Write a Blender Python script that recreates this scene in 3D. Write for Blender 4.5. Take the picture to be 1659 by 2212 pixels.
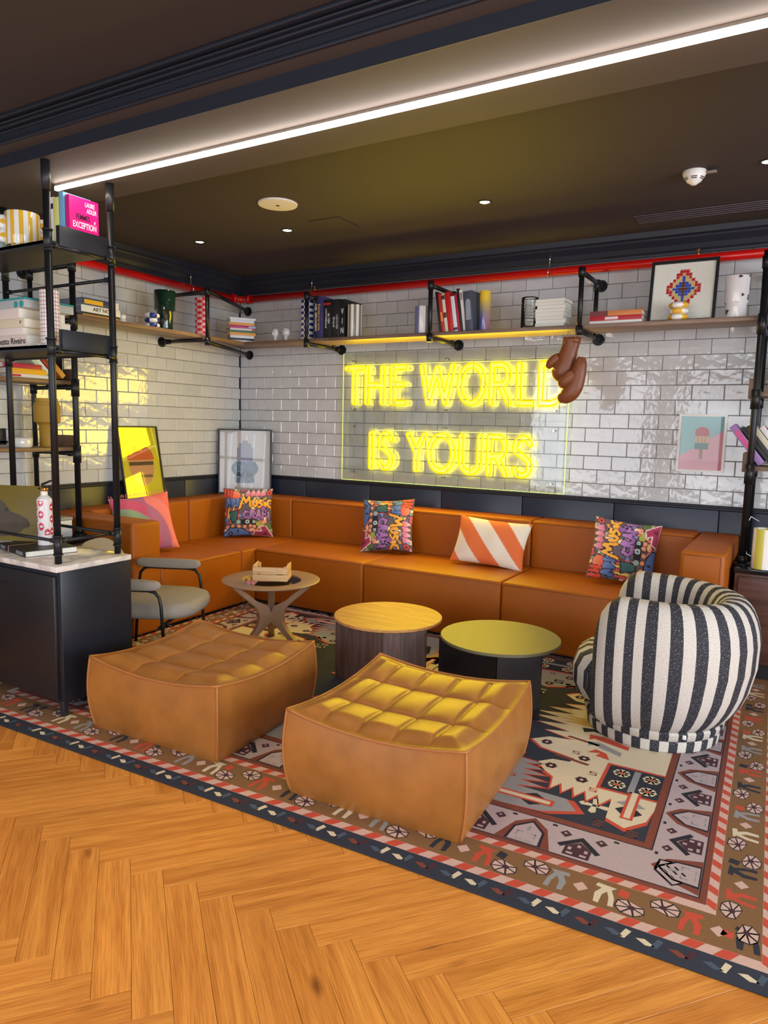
import bpy, bmesh, math, random
import numpy as np
from mathutils import Vector, Matrix
R = random.Random(7)
PI = math.pi
D = bpy.data
SC = bpy.context.scene
COL = SC.collection
for _o in list(D.objects):
    D.objects.remove(_o)

# ------------------------------------------------------------------ camera
CAM = Vector((4.723, -5.281, 1.45)); YAW, PITCH, ROLL, FPX = -0.529, 0.121, 0.023, 1534.276
_F = Vector((math.sin(YAW) * math.cos(PITCH), math.cos(YAW) * math.cos(PITCH), -math.sin(PITCH)))
_R0 = Vector((math.cos(YAW), -math.sin(YAW), 0)); _U0 = _R0.cross(_F)
_R = _R0 * math.cos(ROLL) + _U0 * math.sin(ROLL); _U = _U0 * math.cos(ROLL) - _R0 * math.sin(ROLL)
cd = D.cameras.new('camera'); cam = D.objects.new('camera', cd); COL.objects.link(cam)
cd.sensor_fit = 'AUTO'; cd.sensor_width = 36.0; cd.lens = FPX * 36.0 / 2212.0; cd.clip_start = .05; cd.clip_end = 100
cam.matrix_world = Matrix(((_R.x, _U.x, -_F.x, CAM.x), (_R.y, _U.y, -_F.y, CAM.y), (_R.z, _U.z, -_F.z, CAM.z), (0, 0, 0, 1)))
SC.camera = cam

def proj(p):
    v = Vector(p) - CAM; d = v.dot(_F)
    return (829.5 + FPX * v.dot(_R) / d, 1106 - FPX * v.dot(_U) / d, d)

# ------------------------------------------------------------------ world, daylight, exposure
SC.view_settings.view_transform = 'Standard'; SC.view_settings.look = 'None'
SC.view_settings.gamma = 1.0; SC.view_settings.use_curve_mapping = False
SC.view_settings.exposure = 0.0
W = D.worlds.new('sky'); SC.world = W; W.use_nodes = True
W.node_tree.nodes['Background'].inputs[0].default_value = (.72, .83, 1, 1)
W.node_tree.nodes['Background'].inputs[1].default_value = 1.2
SC.cycles.max_bounces = 8; SC.cycles.sample_clamp_indirect = 6.0

def area(name, loc, target, sx, sy, power, col):
    l = D.lights.new(name, 'AREA'); l.shape = 'RECTANGLE'; l.size = sx; l.size_y = sy; l.energy = power; l.color = col
    o = D.objects.new(name, l); COL.objects.link(o); o.location = loc
    o.rotation_euler = (Vector(target) - Vector(loc)).to_track_quat('-Z', 'Y').to_euler()
    return o
# daylight entering the window openings of the two far walls (behind the photographer)
for i, x in enumerate((1.45, 3.95, 6.45)):
    area('window_daylight', (x, -7.38, 1.45), (x, 0, 1.2), 2.0, 2.1, 50, (.93, .96, 1))
for i, y in enumerate((-3.0, -5.6)):
    area('window_daylight', (8.38, y, 1.45), (0, y, 1.2), 2.0, 2.1, 150, (.88, .94, 1))

# ------------------------------------------------------------------ materials
def s2l(c):
    return tuple(((v / 255.0) / 12.92 if v / 255.0 <= .04045 else ((v / 255.0 + .055) / 1.055) ** 2.4) for v in c)
_M = {}
def mat(name, col, rough=.5, metal=0.0, var=0.0, vs=8.0, bump=0.0, bs=60.0, coat=0.0, spec=.5, rnd=0.0, sheen=0.0):
    if name in _M: return _M[name]
    m = D.materials.new(name); m.use_nodes = True; _M[name] = m
    nt = m.node_tree; N = nt.nodes; L = nt.links; b = N['Principled BSDF']
    c = s2l(col); b.inputs['Base Color'].default_value = (*c, 1); m.diffuse_color = (*c, 1)
    b.inputs['Roughness'].default_value = rough; b.inputs['Metallic'].default_value = metal
    b.inputs['Specular IOR Level'].default_value = spec
    if coat: b.inputs['Coat Weight'].default_value = coat; b.inputs['Coat Roughness'].default_value = .06
    if sheen: b.inputs['Sheen Weight'].default_value = sheen
    if var or bump or rnd:
        tc = N.new('ShaderNodeTexCoord')
    if var or rnd:
        mx = N.new('ShaderNodeMix'); mx.data_type = 'RGBA'
        mx.inputs[6].default_value = (*[max(0, v * (1 - max(var, rnd))) for v in c], 1)
        mx.inputs[7].default_value = (*[min(1, v * (1 + max(var, rnd))) for v in c], 1)
        if rnd:
            oi = N.new('ShaderNodeObjectInfo')
        if var:
            nz = N.new('ShaderNodeTexNoise'); nz.inputs['Scale'].default_value = vs; nz.inputs['Detail'].default_value = 6
            L.new(tc.outputs['Object'], nz.inputs['Vector'])
            if rnd:
                ad = N.new('ShaderNodeMath'); ad.operation = 'ADD'; ad.use_clamp = True
                mm = N.new('ShaderNodeMath'); mm.operation = 'MULTIPLY_ADD'; mm.inputs[1].default_value = .6; mm.inputs[2].default_value = -.3
                L.new(oi.outputs['Random'], mm.inputs[0]); L.new(mm.outputs[0], ad.inputs[0]); L.new(nz.outputs[0], ad.inputs[1]); L.new(ad.outputs[0], mx.inputs[0])
            else:
                L.new(nz.outputs[0], mx.inputs[0])
        else:
            L.new(oi.outputs['Random'], mx.inputs[0])
        L.new(mx.outputs[2], b.inputs['Base Color'])
    if bump:
        n2 = N.new('ShaderNodeTexNoise'); n2.inputs['Scale'].default_value = bs; n2.inputs['Detail'].default_value = 4
        bp = N.new('ShaderNodeBump'); bp.inputs['Strength'].default_value = bump; bp.inputs['Distance'].default_value = .004
        L.new(tc.outputs['Object'], n2.inputs['Vector']); L.new(n2.outputs[0], bp.inputs['Height']); L.new(bp.outputs[0], b.inputs['Normal'])
    return m

def emat(name, lin, strength):
    if name in _M: return _M[name]
    m = D.materials.new(name); m.use_nodes = True; _M[name] = m; nt = m.node_tree
    nt.nodes.remove(nt.nodes['Principled BSDF'])
    e = nt.nodes.new('ShaderNodeEmission'); e.inputs[0].default_value = (*lin, 1); e.inputs[1].default_value = strength
    nt.links.new(e.outputs[0], nt.nodes['Material Output'].inputs[0]); m.diffuse_color = (*lin, 1)
    return m

def clear(name, tint=(1, 1, 1), gloss=1.0, rough=.02):
    if name in _M: return _M[name]
    m = D.materials.new(name); m.use_nodes = True; _M[name] = m; nt = m.node_tree; N = nt.nodes; L = nt.links
    N.remove(N['Principled BSDF'])
    t = N.new('ShaderNodeBsdfTransparent'); t.inputs[0].default_value = (*tint, 1)
    g = N.new('ShaderNodeBsdfGlossy'); g.inputs['Roughness'].default_value = rough
    fr = N.new('ShaderNodeFresnel'); fr.inputs[0].default_value = 1.45
    mu = N.new('ShaderNodeMath'); mu.operation = 'MULTIPLY'; mu.inputs[1].default_value = gloss
    mx = N.new('ShaderNodeMixShader'); L.new(fr.outputs[0], mu.inputs[0]); L.new(mu.outputs[0], mx.inputs[0])
    L.new(t.outputs[0], mx.inputs[1]); L.new(g.outputs[0], mx.inputs[2]); L.new(mx.outputs[0], N['Material Output'].inputs[0])
    m.diffuse_color = (.8, .9, .9, .3)
    return m

def printed(name, rough=.6, coat=0.0, bump=0.0):
    """colour read from the mesh's own 'Col' attribute: flat print on cloth or paper"""
    if name in _M: return _M[name]
    m = mat(name, (200, 200, 200), rough, coat=coat, bump=bump, bs=300)
    nt = m.node_tree; a = nt.nodes.new('ShaderNodeAttribute'); a.attribute_name = 'Col'
    nt.links.new(a.outputs['Color'], nt.nodes['Principled BSDF'].inputs['Base Color'])
    return m

def wood(name, ca, cb, scale=1.0, rough=.4, axis=0, knots=False, use_uv=False, rnd=.12, ring=5.5):
    if name in _M: return _M[name]
    m = D.materials.new(name); m.use_nodes = True; _M[name] = m; nt = m.node_tree; N = nt.nodes; L = nt.links; b = N['Principled BSDF']
    tc = N.new('ShaderNodeTexCoord'); oi = N.new('ShaderNodeObjectInfo')
    mp = N.new('ShaderNodeMapping')
    sc = [26 * scale] * 3; sc[axis] = 1.6 * scale; mp.inputs['Scale'].default_value = sc
    L.new(tc.outputs['UV' if use_uv else 'Object'], mp.inputs['Vector'])
    cx = N.new('ShaderNodeVectorMath'); cx.operation = 'ADD'
    vv = N.new('ShaderNodeVectorMath'); vv.operation = 'SCALE'; vv.inputs[0].default_value = (37, 91, 53)
    L.new(oi.outputs['Random'], vv.inputs['Scale']); L.new(mp.outputs[0], cx.inputs[0]); L.new(vv.outputs[0], cx.inputs[1])
    n1 = N.new('ShaderNodeTexNoise'); n1.inputs['Scale'].default_value = .28; n1.inputs['Detail'].default_value = 3
    L.new(cx.outputs[0], n1.inputs['Vector'])
    mu = N.new('ShaderNodeMath'); mu.operation = 'MULTIPLY'; mu.inputs[1].default_value = ring * 2.2
    fr = N.new('ShaderNodeMath'); fr.operation = 'PINGPONG'; fr.inputs[1].default_value = 1.0
    L.new(n1.outputs[0], mu.inputs[0]); L.new(mu.outputs[0], fr.inputs[0])
    n2 = N.new('ShaderNodeTexNoise'); n2.inputs['Scale'].default_value = 5.5; n2.inputs['Detail'].default_value = 8; n2.inputs['Roughness'].default_value = .78
    L.new(cx.outputs[0], n2.inputs['Vector'])
    mixf = N.new('ShaderNodeMix'); mixf.data_type = 'FLOAT'; mixf.inputs[0].default_value = .62
    L.new(fr.outputs[0], mixf.inputs[2]); L.new(n2.outputs[0], mixf.inputs[3])
    rp = N.new('ShaderNodeValToRGB'); L.new(mixf.outputs[0], rp.inputs[0])
    rp.color_ramp.elements[0].position = .18; rp.color_ramp.elements[1].position = .75
    rp.color_ramp.elements[0].color = (*s2l(cb), 1); rp.color_ramp.elements[1].color = (*s2l(ca), 1)
    mp3 = N.new('ShaderNodeMapping'); s3 = [310 * scale] * 3; s3[axis] = 9 * scale; mp3.inputs['Scale'].default_value = s3
    L.new(tc.outputs['UV' if use_uv else 'Object'], mp3.inputs['Vector'])
    c3 = N.new('ShaderNodeVectorMath'); c3.operation = 'ADD'; L.new(mp3.outputs[0], c3.inputs[0]); L.new(vv.outputs[0], c3.inputs[1])
    n3 = N.new('ShaderNodeTexNoise'); n3.inputs['Scale'].default_value = 1.0; n3.inputs['Detail'].default_value = 3; L.new(c3.outputs[0], n3.inputs['Vector'])
    r3 = N.new('ShaderNodeValToRGB'); r3.color_ramp.elements[0].position = .34; r3.color_ramp.elements[1].position = .56
    r3.color_ramp.elements[0].color = (.62, .52, .42, 1); r3.color_ramp.elements[1].color = (1.06, 1.06, 1.06, 1); L.new(n3.outputs[0], r3.inputs[0])
    m3 = N.new('ShaderNodeMix'); m3.data_type = 'RGBA'; m3.blend_type = 'MULTIPLY'; m3.inputs[0].default_value = .6
    L.new(rp.outputs[0], m3.inputs[6]); L.new(r3.outputs[0], m3.inputs[7])
    hs = N.new('ShaderNodeHueSaturation'); mm = N.new('ShaderNodeMath'); mm.operation = 'MULTIPLY_ADD'
    mm.inputs[1].default_value = rnd * 2; mm.inputs[2].default_value = 1 - rnd
    L.new(oi.outputs['Random'], mm.inputs[0]); L.new(mm.outputs[0], hs.inputs['Value']); L.new(m3.outputs[2], hs.inputs['Color'])
    out = hs.outputs[0]
    if knots:
        mp2 = N.new('ShaderNodeMapping'); mp2.inputs['Scale'].default_value = (3.2, 9, 9); L.new(tc.outputs['UV' if use_uv else 'Object'], mp2.inputs[0])
        c2 = N.new('ShaderNodeVectorMath'); c2.operation = 'ADD'; L.new(mp2.outputs[0], c2.inputs[0]); L.new(vv.outputs[0], c2.inputs[1])
        vo = N.new('ShaderNodeTexVoronoi'); vo.inputs['Scale'].default_value = .55; L.new(c2.outputs[0], vo.inputs['Vector'])
        r2 = N.new('ShaderNodeValToRGB'); r2.color_ramp.elements[0].position = .02; r2.color_ramp.elements[1].position = .09
        r2.color_ramp.elements[0].color = (.18, .08, .03, 1); r2.color_ramp.elements[1].color = (1, 1, 1, 1)
        L.new(vo.outputs['Distance'], r2.inputs[0])
        mk = N.new('ShaderNodeMix'); mk.data_type = 'RGBA'; mk.blend_type = 'MULTIPLY'; mk.inputs[0].default_value = .75
        L.new(out, mk.inputs[6]); L.new(r2.outputs[0], mk.inputs[7]); out = mk.outputs[2]
    L.new(out, b.inputs['Base Color']); b.inputs['Roughness'].default_value = rough
    bp = N.new('ShaderNodeBump'); bp.inputs['Strength'].default_value = .15; bp.inputs['Distance'].default_value = .002
    L.new(n2.outputs[0], bp.inputs['Height']); L.new(bp.outputs[0], b.inputs['Normal'])
    m.diffuse_color = (*s2l(ca), 1)
    return m

def stripes_uv(name, ca, cb, pitch, rough=.8):
    """woven stripes along UV.x (metres) with a thread bump"""
    m = D.materials.new(name); m.use_nodes = True; _M[name] = m; nt = m.node_tree; N = nt.nodes; L = nt.links; b = N['Principled BSDF']
    tc = N.new('ShaderNodeTexCoord'); sp = N.new('ShaderNodeSeparateXYZ'); L.new(tc.outputs['UV'], sp.inputs[0])
    dv = N.new('ShaderNodeMath'); dv.operation = 'DIVIDE'; dv.inputs[1].default_value = pitch; L.new(sp.outputs[0], dv.inputs[0])
    fr = N.new('ShaderNodeMath'); fr.operation = 'FRACT'; L.new(dv.outputs[0], fr.inputs[0])
    gt = N.new('ShaderNodeMath'); gt.operation = 'GREATER_THAN'; gt.inputs[1].default_value = .5; L.new(fr.outputs[0], gt.inputs[0])
    mp = N.new('ShaderNodeMapping'); mp.inputs['Scale'].default_value = (1, 1, 1); L.new(tc.outputs['UV'], mp.inputs[0])
    nz = N.new('ShaderNodeTexNoise'); nz.inputs['Scale'].default_value = 210; nz.inputs['Detail'].default_value = 2; L.new(mp.outputs[0], nz.inputs['Vector'])
    rp = N.new('ShaderNodeValToRGB'); L.new(nz.outputs[0], rp.inputs[0])
    rp.color_ramp.elements[0].position = .6; rp.color_ramp.elements[1].position = .72
    rp.color_ramp.elements[0].color = (*s2l(cb), 1); rp.color_ramp.elements[1].color = (*s2l((165, 165, 175)), 1)
    r3 = N.new('ShaderNodeValToRGB'); L.new(nz.outputs[0], r3.inputs[0])
    r3.color_ramp.elements[0].position = .3; r3.color_ramp.elements[1].position = .65
    r3.color_ramp.elements[0].color = (*s2l([v * .84 for v in ca]), 1); r3.color_ramp.elements[1].color = (*s2l(ca), 1)
    mx = N.new('ShaderNodeMix'); mx.data_type = 'RGBA'; L.new(gt.outputs[0], mx.inputs[0]); L.new(rp.outputs[0], mx.inputs[6]); L.new(r3.outputs[0], mx.inputs[7])
    L.new(mx.outputs[2], b.inputs['Base Color']); b.inputs['Roughness'].default_value = rough
    bp = N.new('ShaderNodeBump'); bp.inputs['Strength'].default_value = .4; bp.inputs['Distance'].default_value = .002
    L.new(nz.outputs[0], bp.inputs['Height']); L.new(bp.outputs[0], b.inputs['Normal'])
    return m

# ------------------------------------------------------------------ mesh helpers
class MB:
    def __init__(s): s.v = []; s.f = []; s.m = []; s.sm = []; s.uv = None
    def add(s, vs, fs, m=0, smooth=False):
        o = len(s.v); s.v += [tuple(p) for p in vs]
        for k, f in enumerate(fs):
            s.f.append(tuple(i + o for i in f)); s.m.append(m[k] if isinstance(m, (list, tuple)) else m); s.sm.append(smooth)
        return s
    def box(s, a, b, m=0):
        (x0, y0, z0), (x1, y1, z1) = a, b
        return s.add([(x0, y0, z0), (x1, y0, z0), (x1, y1, z0), (x0, y1, z0), (x0, y0, z1), (x1, y0, z1), (x1, y1, z1), (x0, y1, z1)],
                     [(0, 3, 2, 1), (4, 5, 6, 7), (0, 1, 5, 4), (1, 2, 6, 5), (2, 3, 7, 6), (3, 0, 4, 7)], m)
    def rbox(s, a, b, r=.01, seg=3, m=0, bulge=0.0):
        bm = bmesh.new(); bmesh.ops.create_cube(bm, size=1)
        c = [(a[i] + b[i]) / 2 for i in range(3)]; d = [abs(b[i] - a[i]) for i in range(3)]
        for v in bm.verts: v.co = Vector((c[0] + v.co.x * d[0], c[1] + v.co.y * d[1], c[2] + v.co.z * d[2]))
        bmesh.ops.bevel(bm, geom=bm.edges[:], offset=min(r, min(d) * .49), segments=seg, affect='EDGES', profile=.5)
        bm.verts.index_update(); vs = [v.co.copy() for v in bm.verts]; fs = [[v.index for v in f.verts] for f in bm.faces]
        bm.free(); return s.add(vs, fs, m, True)
    def tube(s, pts, r, seg=12, m=0, closed=False, cap=True):
        pts = [Vector(p) for p in pts]; n = len(pts); rs = r if isinstance(r, (list, tuple)) else [r] * n
        vs = []; up = None
        for i, p in enumerate(pts):
            if closed: t = (pts[(i + 1) % n] - pts[i - 1])
            else: t = (pts[min(i + 1, n - 1)] - pts[max(i - 1, 0)])
            t = t.normalized() if t.length > 1e-9 else Vector((0, 0, 1))
            if up is None: up = Vector((0, 0, 1)) if abs(t.z) < .9 else Vector((1, 0, 0))
            a = (up - t * up.dot(t)); a = a.normalized() if a.length > 1e-6 else t.orthogonal().normalized(); up = a; b = t.cross(a)
            for k in range(seg):
                th = 2 * PI * k / seg; vs.append(p + (a * math.cos(th) + b * math.sin(th)) * rs[i])
        fs = []
        for i in range(n if closed else n - 1):
            j = (i + 1) % n
            for k in range(seg):
                q = (k + 1) % seg; fs.append((i * seg + k, i * seg + q, j * seg + q, j * seg + k))
        s.add(vs, fs, m, True)
        if cap and not closed:
            o = len(s.v) - len(vs)
            s.f.append(tuple(o + k for k in range(seg))[::-1]); s.m.append(m); s.sm.append(False)
            s.f.append(tuple(o + (n - 1) * seg + k for k in range(seg))); s.m.append(m); s.sm.append(False)
        return s
    def cyl(s, a, b, r, seg=20, m=0): return s.tube([a, b], r, seg, m)
    def lathe(s, prof, c=(0, 0, 0), seg=32, m=0, mf=None, smooth=True, sx=1.0, sy=1.0):
        vs = []; fs = []; ms = []
        for (r, z) in prof:
            for k in range(seg):
                t = 2 * PI * k / seg; vs.append((c[0] + r * math.cos(t) * sx, c[1] + r * math.sin(t) * sy, c[2] + z))
        for i in range(len(prof) - 1):
            for k in range(seg):
                q = (k + 1) % seg; fs.append((i * seg + k, i * seg + q, (i + 1) * seg + q, (i + 1) * seg + k)); ms.append(mf(i, k) if mf else m)
        return s.add(vs, fs, ms, smooth)
    def prism(s, poly, z0, z1, m=0):
        n = len(poly); vs = [(x, y, z0) for x, y in poly] + [(x, y, z1) for x, y in poly]
        fs = [tuple(range(n))[::-1], tuple(range(n, 2 * n))] + [(i, (i + 1) % n, n + (i + 1) % n, n + i) for i in range(n)]
        return s.add(vs, fs, m)
    def grid(s, fn, nu, nv, m=0, smooth=True, flip=False):
        vs = [fn(i / nu, j / nv) for j in range(nv + 1) for i in range(nu + 1)]; fs = []
        for j in range(nv):
            for i in range(nu):
                a = j * (nu + 1) + i; f = (a, a + 1, a + nu + 2, a + nu + 1); fs.append(f[::-1] if flip else f)
        return s.add(vs, fs, m, smooth)
    def xf(s, M):
        s.v = [tuple(M @ Vector(p)) for p in s.v]; return s
    def mesh(s, name, mats):
        me = D.meshes.new(name); me.from_pydata(s.v, [], s.f)
        for m in (mats if isinstance(mats, (list, tuple)) else [mats]): me.materials.append(m)
        me.polygons.foreach_set('material_index', s.m); me.polygons.foreach_set('use_smooth', s.sm); me.update()
        return me

def link(name, me, parent=None, world=True):
    o = D.objects.new(name, me); COL.objects.link(o)
    if parent is not None:
        o.parent = parent
        if world: o.matrix_parent_inverse = Matrix.Translation(-abs_loc(parent))
    return o
_ABS = {}
def abs_loc(o): return _ABS.get(o.name, Vector((0, 0, 0)))
def obj(name, mb, mats, parent=None, world=True, smooth_angle=None):
    me = mb.mesh(name, mats); o = link(name, me, parent, world)
    if smooth_angle: me.set_sharp_from_angle(angle=math.radians(smooth_angle))
    return o
def tag(o, label, cat, group=None):
    o['label'] = label; o['category'] = cat
    if group: o['group'] = group
    return o
def thing(name, label, cat, loc=(0, 0, 0), rotz=0.0, group=None):
    o = D.objects.new(name, None); COL.objects.link(o); o.location = loc; o.rotation_euler = (0, 0, rotz); o.empty_display_size = .05
    _ABS[o.name] = Vector(loc)
    return tag(o, label, cat, group)
def struct(name, mb, mats, parent=None):
    o = obj(name, mb, mats, parent)
    if parent is None: o['kind'] = 'structure'
    return o
def text(s, size, loc, xdir, ydir, m, parent, world=True, ext=.0004, align='CENTER', sx=1.0, space=1.0):
    cu = D.curves.new('lettering', 'FONT'); cu.body = s; cu.size = size; cu.extrude = ext; cu.align_x = align; cu.align_y = 'CENTER'
    cu.space_character = space; cu.offset = size * .012; cu.materials.append(m); cu.resolution_u = 3
    o = D.objects.new('lettering', cu); COL.objects.link(o)
    X = Vector(xdir).normalized(); Y = Vector(ydir).normalized(); Z = X.cross(Y)
    M = Matrix(((X.x * sx, Y.x, Z.x, loc[0]), (X.y * sx, Y.y, Z.y, loc[1]), (X.z * sx, Y.z, Z.z, loc[2]), (0, 0, 0, 1)))
    o.parent = parent
    if world: o.matrix_parent_inverse = Matrix.Translation(-abs_loc(parent))
    o.matrix_basis = M
    dg = bpy.context.evaluated_depsgraph_get()
    me = D.meshes.new_from_object(o.evaluated_get(dg)); par = o.parent; pinv = o.matrix_parent_inverse.copy()
    D.objects.remove(o); D.curves.remove(cu)
    o = D.objects.new('lettering', me); COL.objects.link(o); o.parent = par; o.matrix_parent_inverse = pinv; o.matrix_basis = M
    return o

# common materials
BLACKM = mat('black_metal', (44, 46, 52), .42, .25, bump=.05, bs=200)
PIPE = mat('black_pipe', (30, 31, 34), .38, .35)
DARKC = mat('dark_ceiling_paint', (58, 48, 45), .75, bump=.05, bs=90)
NAVY = mat('navy_paint', (34, 40, 58), .34, bump=.08, bs=140)
NAVYC = mat('navy_cornice_paint', (27, 30, 42), .5)
WHITE = mat('white_paint', (235, 233, 228), .35)
CERW = mat('white_ceramic', (232, 230, 226), .12, coat=.5)
PAGES = mat('paper_pages', (228, 224, 214), .8, var=.06, vs=200)
CHROME = mat('bright_metal', (190, 188, 182), .22, .95)
SHELFW = wood('shelf_walnut', (138, 112, 94), (96, 75, 62), 1.0, .45, 0)
SHELFWY = wood('shelf_walnut_long', (142, 112, 88), (100, 76, 58), 1.0, .45, 1)
GLASSP = clear('picture_glass', gloss=.75)

# ================================================================== THE SETTING
TP = 0.1015075; ZW = 0.960
tile_m = mat('glazed_tile', (200, 200, 200), .10, var=.10, vs=14, rnd=.10, bump=.8, bs=13, coat=.6)
for _n in tile_m.node_tree.nodes:
    if _n.type == 'BUMP': _n.inputs['Distance'].default_value = .0035
    if _n.type == 'TEX_NOISE' and abs(_n.inputs['Scale'].default_value - 13) < .1: _n.inputs['Detail'].default_value = 2.0; tile_m.node_tree.links.new(_n.outputs[0], _n.outputs[0].links[0].to_socket)
_bn = [n for n in tile_m.node_tree.nodes if n.type == 'BUMP'][0]; tile_m.node_tree.links.new(_bn.outputs[0], tile_m.node_tree.nodes['Principled BSDF'].inputs['Coat Normal'])
grout = mat('dark_grout', (33, 36, 44), .8)
# back wall
wb = struct('wall_back', MB().box((-.2, .006, 0), (8.6, .2, 3.0)), grout)
wl = struct('wall_left', MB().box((-.2, -7.6, 0), (-.006, .006, 3.0)), grout)
def tile_mesh(w, h):
    b = MB(); c = .0035; d = .007; x, z = w / 2, h / 2
    vs = [(-x, d, -z), (x, d, -z), (x, d, z), (-x, d, z), (-x, c, -z), (x, c, -z), (x, c, z), (-x, c, z),
          (-x + c, 0, -z + c), (x - c, 0, -z + c), (x - c, 0, z - c), (-x + c, 0, z - c)]
    b.add(vs, [(8, 9, 10, 11), (4, 5, 9, 8), (5, 6, 10, 9), (6, 7, 11, 10), (7, 4, 8, 11), (0, 1, 5, 4), (1, 2, 6, 5), (2, 3, 7, 6), (3, 0, 4, 7)])
    return b
G = .0028
_tm = {}
def tiles(wall, side, umax, off):
    cells = []
    for k in range(17):
        z = ZW + (k + .5) * TP
        o = (0 if (k % 2 == 1) else -.5) + off
        n = -1
        while True:
            a = (o + n) * 2 * TP * .995; b = a + 2 * TP * .995; n += 1
            if a > umax: break
            a = max(a, 0); b = min(b, umax)
            if b - a < .02: continue
            u = (a + b) / 2; p = (u, 0, z) if side == 'b' else (0, -u, z)
            px, py, d = proj(p)
            vis = d > 0 and -60 < px < 1720 and 400 < py < 1150
            cells.append(((1e6 if vis else 0) + 1000 / max(d, .1) if d > 0 else 0, u, z, b - a))
    cells.sort(key=lambda c: -c[0])
    rest = MB()
    for i, (_, u, z, w) in enumerate(cells):
        key = round(w - G, 4)
        if i < 300:
            if key not in _tm: _tm[key] = tile_mesh(w - G, TP - G).mesh('tile', tile_m)
            t = link('tile', _tm[key], wall, False)
            t.location = (u, 0, z) if side == 'b' else (0, -u, z)
            if side == 'l': t.rotation_euler = (0, 0, PI / 2)
        else:
            t = tile_mesh(w - G, TP - G)
            M = Matrix.Translation((u, 0, z)) if side == 'b' else Matrix.Translation((0, -u, z)) @ Matrix.Rotation(PI / 2, 4, 'Z')
            t.xf(M); rest.add(t.v, t.f)
    if rest.v:
        r = obj('far_tiles', rest, tile_m, wall); r['kind'] = 'stuff'
tiles(wb, 'b', 6.6, 0.0)
tiles(wl, 'l', 5.0, .573)
# wainscot panels and cap
def wains(wall, side, length, first):
    n = 0; a = 0
    xs = [0] + [first + .694 * i for i in range(12) if first + .694 * i < length] + [length]
    for a, b in zip(xs[:-1], xs[1:]):
        m = MB(); g = .003
        if side == 'b': m.rbox((a + g, -.012, .02), (b - g, .01, ZW - .03), .003, 2)
        else: m.rbox((-.01, -b + g, .02), (.012, -a - g, ZW - .03), .003, 2)
        obj('wainscot_panel', m, NAVY, wall)
    m = MB()
    for d, z0, z1 in ((.016, ZW - .03, ZW - .012), (.024, ZW - .014, ZW - .002)):
        if side == 'b': m.rbox((0, -d, z0), (length, .01, z1), .004, 2)
        else: m.rbox((-.01, -length, z0), (d, 0, z1), .004, 2)
    obj('cap_rail', m, NAVYC, wall)
wains(wb, 'b', 8.3, .799); wains(wl, 'l', 7.3, .739)

# ceiling over the seating, beam with steps, front ceiling
struct('ceiling', MB().box((-.2, -2.66, 2.78), (8.6, .2, 3.0)), DARKC)
bm_ = MB().box((-.2, -3.20, 2.60), (8.4, -2.66, 3.0)).box((-.2, -3.27, 2.655), (8.4, -3.20, 3.0))
beam = struct('trim_1', bm_, mat('beam_paint', (74, 64, 60), .7, bump=.04, bs=90)); beam['label'] = 'dark ceiling beam carrying the light strip'
cr = MB()
for d, z0, z1 in ((.012, 2.655, 2.67), (.012, 2.698, 2.71), (.03, 2.71, 2.722), (.042, 2.722, 2.73), (.06, 2.735, 2.752)):
    cr.rbox((-.2, -3.27 - d, z0), (8.4, -3.27, z1), .004, 2)
struct('trim_2', cr, NAVYC)
struct('trim_5', MB().box((-.2, -3.274, 2.655), (8.4, -3.2702, 2.75)).box((-.2, -3.204, 2.6), (8.4, -3.2002, 2.655)), NAVYC)
struct('ceiling_front', MB().box((-.2, -7.6, 2.752), (8.6, -3.27, 3.0)), DARKC)
# cornice along back and left walls (stepped cove)
def cove(side):
    prof = [(.0, 2.635), (.035, 2.635), (.04, 2.65), (.055, 2.66), (.07, 2.69), (.10, 2.725), (.105, 2.735), (.125, 2.745), (.13, 2.78), (.0, 2.78)]
    n = len(prof); L0, L1 = 0, 9.0
    vs = []
    for e in (0, 1):
        for d, z in prof:
            if side == 'b': vs.append(((d if e == 0 else 8.4), -d, z))
            else: vs.append((d, (-d if e == 0 else -2.68), z))
    fs = [(i, (i + 1) % n, n + (i + 1) % n, n + i) for i in range(n)]
    if side == 'b': fs = [f[::-1] for f in fs]
    return MB().add(vs, fs)
struct('trim_3', cove('b'), NAVYC); struct('trim_4', cove('l'), NAVYC)
# walls behind the photographer with window openings
wallp = mat('plaster_wall', (170, 160, 150), .8)
m = MB().box((-.2, -7.6, 0), (8.6, -7.4, .38)).box((-.2, -7.6, 2.52), (8.6, -7.4, 3.0))
for a, b in ((-.2, .42), (2.48, 2.92), (4.98, 5.42), (7.48, 8.6)): m.box((a, -7.6, .38), (b, -7.4, 2.52))
struct('wall_front', m, wallp)
m = MB().box((8.4, -7.6, 0), (8.6, .2, .38)).box((8.4, -7.6, 2.52), (8.6, .2, 3.0))
for a, b in ((-7.6, -6.63), (-4.57, -4.03), (-1.97, .2)): m.box((8.4, a, .38), (8.6, b, 2.52))
struct('wall_right', m, wallp)
def window(i, c, side):
    m = MB()
    for k in (-1.03, -.36, .36, 1.03):
        if side == 'f': m.box((c + k - .025, -7.37, .38), (c + k + .025, -7.32, 2.52))
        else: m.box((8.32, c + k - .025, .38), (8.37, c + k + .025, 2.52))
    for z in (.40, 1.85, 2.50):
        if side == 'f': m.box((c - 1.03, -7.37, z - .025), (c + 1.03, -7.32, z + .025))
        else: m.box((8.32, c - 1.03, z - .025), (8.37, c + 1.03, z + .025))
    struct('window_%d' % i, m, mat('window_frame_black', (30, 30, 32), .5))
for i, c in enumerate((1.45, 3.95, 6.45)): window(i + 1, c, 'f')
for i, c in enumerate((-3.0, -5.6)): window(i + 4, c, 'r')

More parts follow.
